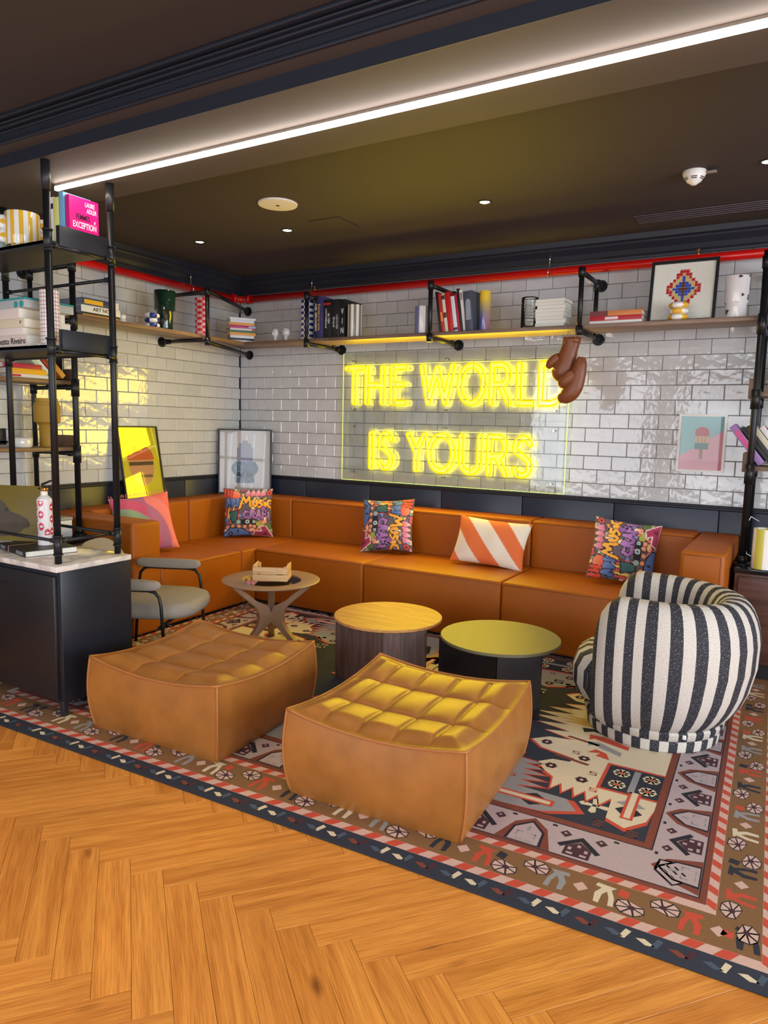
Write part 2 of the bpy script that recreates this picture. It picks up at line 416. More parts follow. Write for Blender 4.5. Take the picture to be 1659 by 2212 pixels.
# floor: sub-floor slab and herringbone planks
oak = wood('oak_plank', (226, 154, 70), (190, 116, 44), 1.0, .36, 0, knots=True, use_uv=True, rnd=.06)
fl = struct('floor', MB().box((-.2, -7.6, -.2), (8.6, .2, -.0062)), mat('joint_dark', (120, 74, 36), .6))
PW, PL = .098, .588; ANG = math.radians(5.2); O0 = Vector((2.9, -3.786)) - Vector((math.cos(ANG + PI / 4), math.sin(ANG + PI / 4))) * PW
def plank_mb():
    b = MB(); x, y, c, d = PL / 2 - .0005, PW / 2 - .0005, .0008, .006
    b.add([(-x, -y, -d), (x, -y, -d), (x, y, -d), (-x, y, -d), (-x, -y, -c), (x, -y, -c), (x, y, -c), (-x, y, -c),
           (-x + c, -y + c, 0), (x - c, -y + c, 0), (x - c, y - c, 0), (-x + c, y - c, 0)],
          [(8, 9, 10, 11), (4, 5, 9, 8), (5, 6, 10, 9), (6, 7, 11, 10), (7, 4, 8, 11), (0, 1, 5, 4), (1, 2, 6, 5), (2, 3, 7, 6), (3, 0, 4, 7)])
    return b
def uv_local(me, vs, offs=None):
    uv = me.uv_layers.new(name='UVMap')
    for l in me.loops:
        v = me.vertices[l.vertex_index].co; uv.data[l.index].uv = (vs[l.vertex_index][0], vs[l.vertex_index][1])
pm = plank_mb(); pme = pm.mesh('plank', oak); uv_local(pme, pm.v)
planks = []
for row in range(-16, 17):
    for k in range(-70, 90):
        # herringbone in the 45-degree frame: a = (1,1)/sqrt2 , b = (1,-1)/sqrt2
        # "down" plank from the zigzag and "right" plank
        for kind in (0, 1):
            s_ = k * PW; t_ = -k * PW
            # frame coordinates (p along b-dir = down-right, q along a-dir = up-right)
            if kind == 0: p, q = s_ + PL / 2, s_ + PW / 2
            else: p, q = s_ + PW / 2 - 0, s_ + PW + PL / 2
            p += row * PL; q -= row * PL
            p += 0; q += 0
            planks.append((kind, p, q, row, k))
ea = Vector((math.cos(ANG + PI / 4), math.sin(ANG + PI / 4))); eb = Vector((math.cos(ANG - PI / 4), math.sin(ANG - PI / 4)))
cand = []
for kind, p, q, row, k in planks:
    c = O0 + eb * p + ea * q
    if not (.1 < c.x < 8.2 and -7.2 < c.y < -.2): continue
    px, py, d = proj((c.x, c.y, 0))
    # hidden under the rug?
    vr = (c.x - .963) * -math.sin(math.radians(1.79)) + (c.y + 3.436) * math.cos(math.radians(1.79))
    if vr > .35 and c.x < 4.72: continue
    vis = d > .3 and -150 < px < 1809 and py < 2420 and vr < .2
    cand.append(((1e3 if vis else 0) + 1 / max(d, .2), kind, c))
cand.sort(key=lambda c: -c[0])
rest = MB(); ruv = []
for i, (_, kind, c) in enumerate(cand):
    ang = (ANG - PI / 4) if kind == 0 else (ANG + PI / 4)
    if i < 300:
        o = link('plank', pme, fl, False); o.location = (c.x, c.y, 0); o.rotation_euler = (0, 0, ang)
    else:
        b = plank_mb(); du, dv = R.uniform(0, 90), R.uniform(0, 90)
        ruv += [(v[0] + du, v[1] + dv) for v in b.v]
        b.xf(Matrix.Translation((c.x, c.y, 0)) @ Matrix.Rotation(ang, 4, 'Z')); rest.add(b.v, b.f)
if rest.v:
    me = rest.mesh('far_planks', oak); uv_local(me, ruv); o = link('far_planks', me, fl); o['kind'] = 'stuff'

# ================================================================== LIGHT FITTINGS
def led_strip():
    t = thing('led_light_strip', 'long glowing white light strip fixed under the dark ceiling beam', 'light', (1.44, -2.93, 2.6))
    obj('housing', MB().rbox((1.43, -2.945, 2.585), (7.2, -2.912, 2.60), .002, 2).box((1.425, -2.95, 2.568), (1.431, -2.908, 2.60)), CHROME, t)
    obj('diffuser', MB().rbox((1.432, -2.950, 2.571), (7.2, -2.924, 2.587), .005, 3), emat('led_glow', (1, .88, .76), 26.0), t)
led_strip()
def downlight(x, y, warm, label):
    t = thing('downlight', label, 'downlight', (x, y, 2.78), 0, 'recessed ceiling downlights')
    obj('trim_ring', MB().lathe([(.030, 0), (.042, 0), (.043, -.003), (.034, -.006), (.029, -.002)], (x, y, 2.78), 28), mat('dark_trim_ring', (46, 40, 38), .4), t)
    obj('lamp', MB().lathe([(.0005, -.001), (.029, -.001)], (x, y, 2.7795), 28).add([(x + .029 * math.cos(i), y + .029 * math.sin(i), 2.7784) for i in [2 * PI * k / 24 for k in range(24)]], [tuple(range(24))[::-1]]),
        emat('lamp_glow_%s' % warm, (1, .8, .55) if warm else (1, .95, .88), 40), t)
    l = D.lights.new('downlight_beam', 'SPOT'); l.energy = 26; l.color = (1, .80, .58); l.spot_size = math.radians(95); l.spot_blend = .8; l.shadow_soft_size = .03
    o = D.objects.new('downlight_beam', l); COL.objects.link(o); o.parent = t; o.location = (0, 0, -.012)
downlight(2.98, -1.2, 1, 'small warm recessed downlight in ceiling above the round oak and black tables')
downlight(1.52, -1.22, 0, 'small cool recessed downlight in ceiling beside the round white ceiling disc')
downlight(.72, -1.25, 1, 'small warm recessed downlight in ceiling nearest the pipe shelf with pink book')
downlight(4.465, -1.18, 0, 'small recessed downlight in ceiling above the smoke detector at the picture edge')

FRONT = []
for i, (x_, y_) in enumerate(((1.9, -4.1), (3.4, -4.1), (1.9, -5.4), (3.4, -5.4), (5.2, -4.1), (6.6, -4.1))):
    q = thing('ceiling_lamp', 'round warm surface lamp on the ceiling in front of the beam', 'lamp', (x_, y_, 2.752), 0, 'warm ceiling lamps in front of the beam')
    obj('lamp_housing', MB().lathe([(.0005, 0), (.075, 0), (.075, -.035), (.068, -.037)], (x_, y_, 2.752), 32), mat('lamp_housing_black', (24, 24, 26), .5), q, smooth_angle=40)
    obj('lamp_diffuser', MB().lathe([(.068, -.036), (.0005, -.036)], (x_, y_, 2.752), 32), emat('lamp_warm', (1, .78, .52), 10), q)
    l = D.lights.new('ceiling_lamp_beam', 'SPOT'); l.energy = 42; l.color = (1, .74, .46); l.spot_size = math.radians(120); l.spot_blend = 1.0; l.shadow_soft_size = .07
    o = D.objects.new('ceiling_lamp_beam', l); COL.objects.link(o); o.parent = q; o.location = (0, 0, -.05)
t = thing('ceiling_speaker', 'flat round white disc mounted on the dark ceiling', 'speaker', (1.84, -1.72, 2.78))
obj('disc', MB().lathe([(.0005, -.012), (.09, -.012), (.118, -.009), (.121, -.003), (.121, 0)], (1.84, -1.72, 2.78), 48), WHITE, t, smooth_angle=40)
obj('centre_hole', MB().lathe([(.0005, -.0128), (.012, -.0128), (.0125, -.012)], (1.84, -1.72, 2.78), 16), mat('dark_hole', (60, 52, 48), .8), t)
t = thing('access_hatch', 'square access hatch outlined in the dark ceiling beside the white disc', 'hatch', (1.9, -1.22, 2.78))
obj('hatch_panel', MB().box((1.79, -1.33, 2.777), (2.02, -1.10, 2.7798)), DARKC, t)
h = MB()
for a, b in (((1.783, -1.337, 2.7785), (2.027, -1.333, 2.7799)), ((2.023, -1.337, 2.7785), (2.027, -1.093, 2.7799)), ((1.783, -1.337, 2.7785), (1.787, -1.093, 2.7799)), ((1.783, -1.097, 2.7785), (2.027, -1.093, 2.7799))): h.box(a, b)
obj('shadow_gap', h, mat('gap_black', (12, 11, 11), .9), t)
t = thing('smoke_detector', 'white domed smoke detector with dark slots on the dark ceiling', 'smoke detector', (4.13, -1.19, 2.78))
c = (4.13, -1.19, 2.78)
obj('base', MB().lathe([(.0005, 0), (.056, 0), (.058, -.006), (.055, -.02), (.052, -.022)], c, 36), WHITE, t, smooth_angle=40)
obj('cone', MB().lathe([(.052, -.022), (.05, -.03), (.034, -.052), (.02, -.06), (.014, -.066), (.0005, -.068)], c, 36), WHITE, t)
for k in range(6):
    for zz, rr in ((-.036, .047), (-.043, .0425)):
        a0 = 2 * PI * k / 6 + .35; m = MB().tube([(c[0] + rr * math.cos(a0 + i * .1), c[1] + rr * math.sin(a0 + i * .1), c[2] + zz) for i in range(7)], .0022, 6)
        obj('slot', m, mat('slot_black', (20, 20, 20), .8), t)
obj('indicator_tag', MB().rbox((4.185, -1.21, 2.763), (4.235, -1.175, 2.768), .002, 2), mat('clear_tag', (150, 140, 135), .3), t)
t = thing('ceiling_air_vent', 'long slotted linear air vent in the dark ceiling near the wall', 'vent', (4.2, -.46, 2.78))
obj('recess', MB().box((3.70, -.545, 2.7785), (5.6, -.365, 2.7799)), mat('vent_black', (8, 8, 9), .9), t)
for k in range(5):
    y = -.535 + k * .040
    obj('blade', MB().rbox((3.70, y - .004, 2.772), (5.6, y + .004, 2.7805), .0015, 2), mat('vent_blade', (96, 86, 92), .35, .4), t)

# ================================================================== RED SPRINKLER PIPE
red = mat('red_gloss_pipe', (205, 18, 12), .28, coat=.3)
t = thing('sprinkler_pipe', 'long glossy red sprinkler pipe running under the dark cornice on both walls', 'pipe', (0, 0, 2.58))
PZ, PR, PD = 2.583, .031, .085
obj('pipe_run', MB().cyl((.17, -PD, PZ), (8.4, -PD, PZ), PR, 20), red, t)
obj('pipe_run', MB().cyl((PD, -.17, PZ), (PD, -5.0, PZ), PR, 20), red, t)
el = [(PD, -.18, PZ)] + [(PD + .06 - .06 * math.cos(a), -.15 + .06 * math.sin(a) , PZ) for a in [PI / 2 * i / 6 for i in range(7)]] + [(.18, -.09, PZ)]
obj('elbow', MB().tube(el, PR * 1.02, 18), red, t)
for a, b in (((.165, -PD, PZ), (.21, -PD, PZ)), ((PD, -.165, PZ), (PD, -.21, PZ))):
    obj('coupling', MB().cyl(a, b, PR + .009, 20), red, t)
for a, b in (((.155, -PD, PZ), (.162, -PD, PZ)), ((PD, -.155, PZ), (PD, -.162, PZ))):
    obj('clamp_ring', MB().cyl(a, b, PR + .006, 18), CHROME, t)
for p in ((.9, -PD), (3.03, -PD), (PD, -.72), (5.2, -PD)):
    hm = MB().cyl((p[0], p[1], PZ + .03), (p[0], p[1], 2.74), .004, 8).cyl((p[0], p[1], 2.655), (p[0], p[1], 2.70), .0075, 10)
    ax = (1, 0) if p[1] == -PD else (0, 1)
    ring = [(p[0] + (0 if ax[0] else (PR + .003) * math.cos(a)), p[1] + ((PR + .003) * math.cos(a) if ax[0] else 0), PZ + (PR + .003) * math.sin(a)) for a in [2 * PI * i / 20 for i in range(20)]]
    hm.tube(ring, .005, 6, closed=True)
    obj('pipe_hanger', hm, CHROME, t)
brass = mat('brass', (205, 150, 80), .3, .9)
for x in (1.0, 4.09):
    obj('sprinkler_head', MB().lathe([(.0005, 0), (.009, 0), (.009, .012), (.004, .014), (.004, .03), (.014, .031), (.014, .034), (.0005, .035)], (x - .06, -PD - .01, PZ + .024), 14), brass, t)

# ================================================================== NEON SIGN
def contours(strokes, r, step=.0025):
    """closed outlines at distance r from a set of polylines (marching squares)"""
    P = [p for s in strokes for p in s]; x0 = min(p[0] for p in P) - r - .01; x1 = max(p[0] for p in P) + r + .01
    z0 = min(p[1] for p in P) - r - .01; z1 = max(p[1] for p in P) + r + .01
    nx = int((x1 - x0) / step) + 2; nz = int((z1 - z0) / step) + 2
    X, Z = np.meshgrid(x0 + step * np.arange(nx), z0 + step * np.arange(nz), indexing='ij'); Dm = np.full(X.shape, 9.0)
    for s in strokes:
        for (ax, az), (bx, bz) in zip(s[:-1], s[1:]):
            dx, dz = bx - ax, bz - az; l2 = dx * dx + dz * dz + 1e-12
            tt = np.clip(((X - ax) * dx + (Z - az) * dz) / l2, 0, 1); Dm = np.minimum(Dm, np.hypot(X - ax - tt * dx, Z - az - tt * dz))
    F = Dm - r; segs = {}
    def ip(i, j, k, l):
        a, b = F[i, j], F[k, l]; t = a / (a - b); return ('%d_%d_%d_%d' % (min((i, j), (k, l)) + max((i, j), (k, l))), (x0 + step * (i + t * (k - i)), z0 + step * (j + t * (l - j))))
    adj = {}; pos = {}
    S = F < 0; cells = np.argwhere((S[:-1, :-1] != S[1:, :-1]) | (S[:-1, :-1] != S[:-1, 1:]) | (S[:-1, :-1] != S[1:, 1:]) | (S[1:, :-1] != S[1:, 1:]))
    for i, j in cells:
        i, j = int(i), int(j); cs = [(i, j), (i + 1, j), (i + 1, j + 1), (i, j + 1)]; hit = []
        for a in range(4):
            A, B = cs[a], cs[(a + 1) % 4]
            if S[A] != S[B]:
                k, p = ip(*A, *B); pos[k] = p; hit.append(k)
        for q in range(0, len(hit) - 1, 2):
            adj.setdefault(hit[q], []).append(hit[q + 1]); adj.setdefault(hit[q + 1], []).append(hit[q])
    loops = []; seen = set()
    for k0 in adj:
        if k0 in seen: continue
        loop = [k0]; seen.add(k0); cur = k0
        while True:
            nx_ = [q for q in adj[cur] if q not in seen]
            if not nx_: break
            cur = nx_[0]; seen.add(cur); loop.append(cur)
        if len(loop) > 12:
            pts = np.array([pos[k] for k in loop]);
            for _ in range(2): pts = (np.roll(pts, 1, 0) + pts * 2 + np.roll(pts, -1, 0)) / 4
            loops.append(pts[::3])
    return loops
def arc(cx, cz, rx, rz, a0, a1, n=28):
    return [(cx + rx * math.cos(math.radians(a0 + (a1 - a0) * i / n)), cz + rz * math.sin(math.radians(a0 + (a1 - a0) * i / n))) for i in range(n + 1)]
def glyph(ch):
    if ch == 'T': return [[(0, 1), (1, 1)], [(.5, 1), (.5, 0)]]
    if ch == 'H': return [[(0, 0), (0, 1)], [(1, 0), (1, 1)], [(0, .5), (1, .5)]]
    if ch == 'E': return [[(1, 1), (0, 1), (0, 0), (1, 0)], [(0, .52), (.86, .52)]]
    if ch == 'W': return [[(0, 1), (.23, 0), (.5, .95), (.77, 0), (1, 1)]]
    if ch == 'O': return [arc(.5, .5, .5, .5, 0, 360, 60)]
    if ch == 'R': return [[(0, 0), (0, 1), (.5, 1)] + arc(.5, .74, .42, .26, 90, -90, 16) + [(0, .48)], [(.42, .48), (1, 0)]]
    if ch == 'L': return [[(0, 1), (0, 0), (1, 0)]]
    if ch == 'D': return [[(0, 0), (0, 1), (.3, 1)] + arc(.3, .5, .7, .5, 90, -90, 30) + [(0, 0)]]
    if ch == 'I': return [[(.5, 0), (.5, 1)]]
    if ch == 'S': return [arc(.52, .75, .42, .25, 20, 200, 20)[0:] + [(.16, .62), (.5, .52), (.84, .40)] + arc(.5, .25, .44, .25, 20, -160, 20)]
    if ch == 'Y': return [[(0, 1), (.5, .5), (1, 1)], [(.5, .5), (.5, 0)]]
    if ch == 'U': return [[(0, 1), (0, .35)] + arc(.5, .35, .5, .35, 180, 360, 24) + [(1, 1)]]
NEON_F = emat('neon_tube_front', (1.0, .40, .0), 2.1)
NEON_B = emat('neon_tube_back', (1.0, .82, .0), 16.0)
sign = thing('neon_sign', 'glowing yellow neon sign on clear acrylic panels reading THE WORLD IS YOURS', 'sign', (2.2, -.04, .97))
ACR = clear('clear_acrylic', (.985, .99, .985), .9)
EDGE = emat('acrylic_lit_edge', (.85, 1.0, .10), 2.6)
for z0, z1 in ((.972, 1.508), (1.512, 2.062)):
    obj('acrylic_panel', MB().box((1.222, -.044, z0), (3.209, -.039, z1)), ACR, sign)
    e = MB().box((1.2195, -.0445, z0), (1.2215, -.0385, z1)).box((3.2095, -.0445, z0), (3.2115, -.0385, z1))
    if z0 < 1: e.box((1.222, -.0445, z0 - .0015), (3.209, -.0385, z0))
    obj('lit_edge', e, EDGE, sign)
for x in (1.32, 2.208, 3.11):
    for z in (1.992, 1.587, 1.44, 1.042):
        obj('standoff', MB().cyl((x, -.001, z), (x, -.049, z), .009, 14), CHROME, sign)
LET = [('T', 1.242, 1.428, 1), ('H', 1.448, 1.638, 1), ('E', 1.697, 1.855, 1), ('W', 1.975, 2.287, 1), ('O', 2.313, 2.557, 1), ('R', 2.588, 2.769, 1), ('L', 2.805, 2.950, 1), ('D', 2.979, 3.207, 1),
       ('I', 1.497, 1.543, 0), ('S', 1.578, 1.749, 0), ('Y', 1.865, 2.051, 0), ('O', 2.063, 2.314, 0), ('U', 2.347, 2.542, 0), ('R', 2.587, 2.767, 0), ('S', 2.786, 2.966, 0)]
for ch, x0, x1, row in LET:
    z0, z1 = (1.624, 1.952) if row else (1.074, 1.399); r = .0185; tr = .0055
    x0 += r; x1 -= r; z0 += r; z1 -= r
    st = [[(x0 + (x1 - x0) * a, z0 + (z1 - z0) * b) for a, b in s] for s in glyph(ch)]
    mb = MB(); n = 8
    for lp in contours(st, r):
        k0 = len(mb.f); mb.tube([(p[0], -.0535, p[1]) for p in lp], tr, n, 0, closed=True)
        for fi in range(k0, len(mb.f)):
            f = mb.f[fi]; yy = sum(mb.v[i][1] for i in f) / 4
            if yy > -.0535 + .0015: mb.m[fi] = 1
    o = obj('neon_letter', mb, [NEON_F, NEON_B], sign); o['label'] = 'yellow neon letter %s' % ch
for _z, _x0, _x1 in ((1.787, 1.25, 3.2), (1.236, 1.5, 2.96)):
    _l = D.lights.new('neon_light', 'AREA'); _l.shape = 'RECTANGLE'; _l.size = _x1 - _x0; _l.size_y = .33; _l.energy = 19; _l.color = (1, .72, .02)
    _o = D.objects.new('neon_light', _l); COL.objects.link(_o); _o.parent = sign; _o.matrix_parent_inverse = Matrix.Translation(-abs_loc(sign)); _o.location = ((_x0 + _x1) / 2, -.075, _z); _o.rotation_euler = (-PI / 2, 0, 0)
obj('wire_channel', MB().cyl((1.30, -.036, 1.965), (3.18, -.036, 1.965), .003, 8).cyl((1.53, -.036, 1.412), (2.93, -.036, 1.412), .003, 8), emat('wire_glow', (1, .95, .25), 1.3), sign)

# ================================================================== L-SHAPED WALL SHELF AND PIPE BRACKETS
ST, SB = 2.142, 2.116
sh = thing('wall_shelf', 'long L-shaped walnut shelf around the tiled corner on black pipe brackets', 'shelf', (.5, -.5, SB))
obj('shelf_board', MB().rbox((.21, -.49, SB), (4.60, -.205, ST), .002, 2), SHELFW, sh)
obj('shelf_board', MB().rbox((.205, -2.70, SB), (.49, -.491, ST), .002, 2), SHELFWY, sh)
def flange(m, p, ax, r=.042):
    d = Vector(ax); p = Vector(p)
    m.cyl(p, p + d * .008, r, 24); m.cyl(p + d * .008, p + d * .03, .026, 18)
    u = d.orthogonal().normalized(); w = d.cross(u)
    for k in range(4):
        q = p + (u * math.cos(k * PI / 2 + .8) + w * math.sin(k * PI / 2 + .8)) * .032; m.cyl(q + d * .008, q + d * .011, .005, 8)
def bracket(label, post, wallpts, group='pipe brackets of the wall shelf', rear=True, ztop=2.472, zb=2.098):
    x, y = post
    t = thing('pipe_bracket', label, 'bracket', (x, y, zb), 0, group)
    obj('post', MB().cyl((x, y, zb - .02), (x, y, ztop + .02), .0165, 18), PIPE, t)
    for z in (zb, ztop):
        obj('tee_fitting', MB().cyl((x, y, z - .030), (x, y, z + .030), .0235, 18), PIPE, t)
    for (wx, wy, ax, z, has_top) in wallpts:
        f = MB(); flange(f, (wx, wy, z), ax); obj('flange', f, PIPE, t)
        d = Vector((x - wx, y - wy, 0)); 
        obj('arm_pipe', MB().cyl((wx, wy, z), (x, y, z), .0155, 16), PIPE, t)
        q = Vector((wx, wy, z)); dn = d.normalized()
        obj('coupling', MB().cyl(q + dn * .035, q + dn * .085, .0215, 16).cyl(q + dn * .095, q + dn * .10, .021, 16), PIPE, t)
    if rear:
        wx, wy, ax, z, _ = wallpts[0]; dn = Vector((x - wx, y - wy, 0)).normalized(); q = Vector((wx, wy, 0)) + dn * .13
        obj('rear_post', MB().cyl((q.x, q.y, zb), (q.x, q.y, ztop), .015, 16).cyl((q.x, q.y, ztop - .055), (q.x, q.y, ztop + .02), .0205, 16), PIPE, t)
    return t
for x, lb in ((1.172, 'black pipe bracket beside the blue checkered vase, with yellow-lit lower arm'), (2.292, 'black pipe bracket beside the leaning red books, above the neon sign'), (3.392, 'black pipe bracket with brown boxing gloves hanging from it')):
    bracket(lb, (x, -.52), [(x, 0, (0, -1, 0), 2.098, 1), (x, 0, (0, -1, 0), 2.472, 1)])
bracket('black pipe corner bracket in front of the red and white checked vase', (.525, -.975), [(0, -.975, (1, 0, 0), 2.105, 1), (0, -.975, (1, 0, 0), 2.475, 1), (.12, 0, (.0, -1, 0), 2.085, 0), (.10, 0, (0, -1, 0), 2.49, 0)], rear=False, zb=2.09, ztop=2.478)

def wall_unit(label, left):
    """tall pipe-and-walnut shelving against the wall, over a cabinet"""
    def T(a, d, z):       # a: along the wall from the seating outwards, d: away from the wall
        return (d, -2.205 - a, z) if left else (4.46 + a, -d, z)
    def bx(a0, d0, z0, a1, d1, z1):
        p, q = T(a0, d0, z0), T(a1, d1, z1); return tuple(min(p[i], q[i]) for i in range(3)), tuple(max(p[i], q[i]) for i in range(3))
    t = thing('pipe_shelving', label, 'shelving', T(0, .53, .66), 0, 'tall pipe shelving beside the sofa ends')
    ax = (1, 0, 0) if left else (0, -1, 0)
    Lg = 1.25
    for a in (0, Lg):
        obj('post', MB().cyl(T(a, .53, .665), T(a, .53, 2.50), .0195, 18), PIPE, t)
        obj('rear_post', MB().cyl(T(a, .08, .665), T(a, .08, 2.47), .0165, 16), PIPE, t)
        f = MB(); flange(f, T(a, .0, 2.44), ax, .045); obj('flange', f, PIPE, t)
        obj('top_arm', MB().cyl(T(a, 0, 2.44), T(a, .53, 2.44), .017, 16).cyl(T(a, .53, 2.40), T(a, .53, 2.47), .026, 16).cyl(T(a, .08, 2.38), T(a, .08, 2.45), .023, 16), PIPE, t)
        f = MB(); f.cyl(T(a, .53, .665), T(a, .53, .675), .045, 22).cyl(T(a, .53, .675), T(a, .53, .72), .0265, 18); obj('base_flange', f, PIPE, t)
        for z in (1.655, 1.215, 2.09):
            obj('shelf_arm', MB().cyl(T(a, .08, z), T(a, .53, z), .014, 14).cyl(T(a, .53, z - .06), T(a, .53, z + .055), .0265, 18).cyl(T(a, .08, z - .04), T(a, .08, z + .03), .023, 16).cyl(T(a, .44, z), T(a, .47, z), .019, 14), PIPE, t)
    wd = SHELFWY if left else SHELFW
    for z in (1.672, 1.232):
        obj('shelf', MB().rbox(*bx(-.01, .19, z, Lg, .49, z + .026), .002, 2), wd, t)
        obj('end_lip', MB().rbox(*bx(-.045, .19, z - .01, -.018, .49, z + .105), .002, 2), wd, t)
    if not left:
        obj('shelf', MB().rbox(*bx(.15, .19, SB, Lg, .49, ST), .002, 2), wd, t)
    return t
wall_unit('tall black pipe and walnut shelving against the tiled wall behind the marble-topped cabinet', True)
wall_unit('tall black pipe and walnut shelving at the sofa end with leaning books', False)
walnut_h = wood('walnut_laminate', (104, 72, 62), (66, 44, 40), .8, .4, 0)
granite = mat('black_granite', (26, 27, 30), .12, var=.8, vs=220)
def low_cabinet(label, a, b, front, side):
    t = thing('low_cabinet', label, 'cabinet', (a[0], a[1], 0), 0, 'low walnut cabinets at the sofa ends')
    obj('carcass', MB().rbox((a[0], a[1], .10), (b[0], b[1], .635), .003, 2), walnut_h, t)
    obj('top_slab', MB().rbox((a[0] - .006, a[1] - .006, .635), (b[0] + .006, b[1], .665), .003, 2), granite, t)
    obj('plinth', MB().box((a[0] + .03, a[1] + .03, 0.0), (b[0] - .03, b[1], .10)), mat('plinth_black', (22, 23, 27), .5, var=.5, vs=150), t)
    n = 2
    for i in range(n):
        if side == 'y':
            w = (b[0] - a[0] - .04) / n; x = a[0] + .02 + i * w
            d = obj('door', MB().rbox((x + .003, a[1] - .018, .115), (x + w - .003, a[1] + .002, .62), .002, 2), walnut_h, t)
        else:
            w = (b[1] - a[1] - .04) / n; y = a[1] + .02 + i * w
            d = obj('door', MB().rbox((b[0] - .002, y + .003, .115), (b[0] + .018, y + w - .003, .62), .002, 2), walnut_h, t)
low_cabinet('walnut cabinet with black granite top beside the sofa arm and yellow striped vase', (4.435, -.66), (5.75, -.03), -.66, 'y')
low_cabinet('walnut cabinet along the tiled wall behind the black marble-topped cabinet', (.03, -3.5), (.66, -2.19), .66, 'x')

# ================================================================== BLACK CABINET WITH MARBLE TOP, PIPE FRAME ON IT
blk = mat('black_lacquer', (30, 33, 42), .32, bump=.03, bs=200)
marb = D.materials.new('marble'); marb.use_nodes = True
_nt = marb.node_tree; _b = _nt.nodes['Principled BSDF']
_tc = _nt.nodes.new('ShaderNodeTexCoord'); _n1 = _nt.nodes.new('ShaderNodeTexNoise'); _n1.inputs['Scale'].default_value = 5; _n1.inputs['Detail'].default_value = 9; _n1.inputs['Distortion'].default_value = 1.6
_rp = _nt.nodes.new('ShaderNodeValToRGB'); _rp.color_ramp.elements[0].position = .36; _rp.color_ramp.elements[1].position = .56
_rp.color_ramp.elements[0].color = (*s2l((176, 168, 164)), 1); _rp.color_ramp.elements[1].color = (*s2l((226, 219, 212)), 1)
_nt.links.new(_tc.outputs['Object'], _n1.inputs[0]); _nt.links.new(_n1.outputs[0], _rp.inputs[0]); _nt.links.new(_rp.outputs[0], _b.inputs['Base Color']); _b.inputs['Roughness'].default_value = .08
t = thing('black_cabinet', 'black cabinet on legs with a polished white marble top', 'cabinet', (1.1, -3.02, 0))
CX0, CX1, CY0, CY1 = .70, 1.738, -3.212, -2.79
obj('body', MB().rbox((CX0, CY0 + .012, .075), (CX1, CY1, .728), .003, 2), blk, t)
obj('marble_top', MB().rbox((CX0 - .01, CY0 - .022, .728), (CX1 + .018, CY1 - .01, .755), .003, 2), marb, t)
for i in range(2):
    x = CX1 - .03 - i * .50
    d = obj('door', MB().rbox((x - .49, CY0 - .006, .09), (x, CY0 + .012, .70), .003, 2), mat('black_lacquer_door', (34, 30, 32), .4, bump=.04, bs=200), t)
    k = obj('knob', MB().lathe([(.0005, .03), (.011, .028), (.013, .02), (.006, .012), (.005, 0)], (0, 0, 0), 14).xf(Matrix.Translation((x - .445, CY0 - .006, .62)) @ Matrix.Rotation(PI / 2, 4, 'X')), BLACKM, d)
for x, y in ((CX1 - .018, CY0 + .022), (CX1 - .018, CY1 - .03), (CX0 + .02, CY0 + .022), (CX0 + .02, CY1 - .03)):
    obj('leg', MB().rbox((x - .014, y - .014, 0.004), (x + .014, y + .014, .085), .002, 2), BLACKM, t)
t = thing('pipe_frame_shelf', 'open black pipe frame with metal shelves standing on the marble top up to the ceiling', 'shelving', (1.68, -3.0, .755))
PA, PB, PC, PDD = (1.685, -3.172), (1.678, -2.822), (.79, -2.822), (.79, -3.172)
fit = mat('black_fitting', (36, 37, 41), .4, .3)
for (x, y) in (PA, PB, PC, PDD):
    m = MB().cyl((x, y, .755), (x, y, 2.6), .0165, 18)
    o = obj('post', m, PIPE, t)
    for z0, z1 in ((.80, .89), (1.735, 1.815), (2.21, 2.30)):
        f = MB(); f.cyl((x, y, z0), (x, y, z1), .0195, 18)
        for z in (z0, z1): f.cyl((x, y, z - .003), (x, y, z + .003), .0235, 18)
        obj('post_fitting', f, fit, t)
    obj('top_sleeve', MB().cyl((x, y, 2.47), (x, y, 2.6), .0205, 18), fit, t)
def rail(a, b, z, r=.0085):
    obj('rail', MB().cyl((*a, z), (*b, z), r, 12), PIPE, t)
    f = MB(); A, B = Vector((*a, z)), Vector((*b, z)); d = (B - A).normalized()
    for q in (A + d * .02, B - d * .045): f.cyl(q, q + d * .025, r + .0045, 12)
    obj('rail_fitting', f, fit, t)
rail(PB, PC, 2.143); rail(PB, PC, 1.775); rail(PB, PC, .86); rail(PA, PB, .865); rail(PA, PDD, .865)
for z in (2.238, 1.765):
    rail((PA[0] - .012, PA[1]), (PB[0] - .012, PB[1]), z, .007); rail((PA[0] + .014, PA[1]), (PB[0] + .014, PB[1]), z - .006, .007)
for z0 in (2.246, 1.775):
    s_ = obj('metal_shelf', MB().box((.80, -3.165, z0), (1.672, -2.835, z0 + .014)).box((.80, -3.165, z0 - .012), (1.672, -3.161, z0 + .014)), BLACKM, t)
    obj('end_plate', MB().rbox((1.674, -3.108, z0 - .002), (1.680, -2.838, z0 + .09), .001, 2).box((1.655, -3.108, z0 + .0005), (1.674, -3.104, z0 + .09)), BLACKM, t)
s_ = obj('metal_shelf', MB().box((.10, -3.165, 1.30), (.776, -2.835, 1.314)), BLACKM, t)
obj('end_plate', MB().rbox((.770, -3.108, 1.29), (.776, -2.845, 1.385), .001, 2), BLACKM, t)

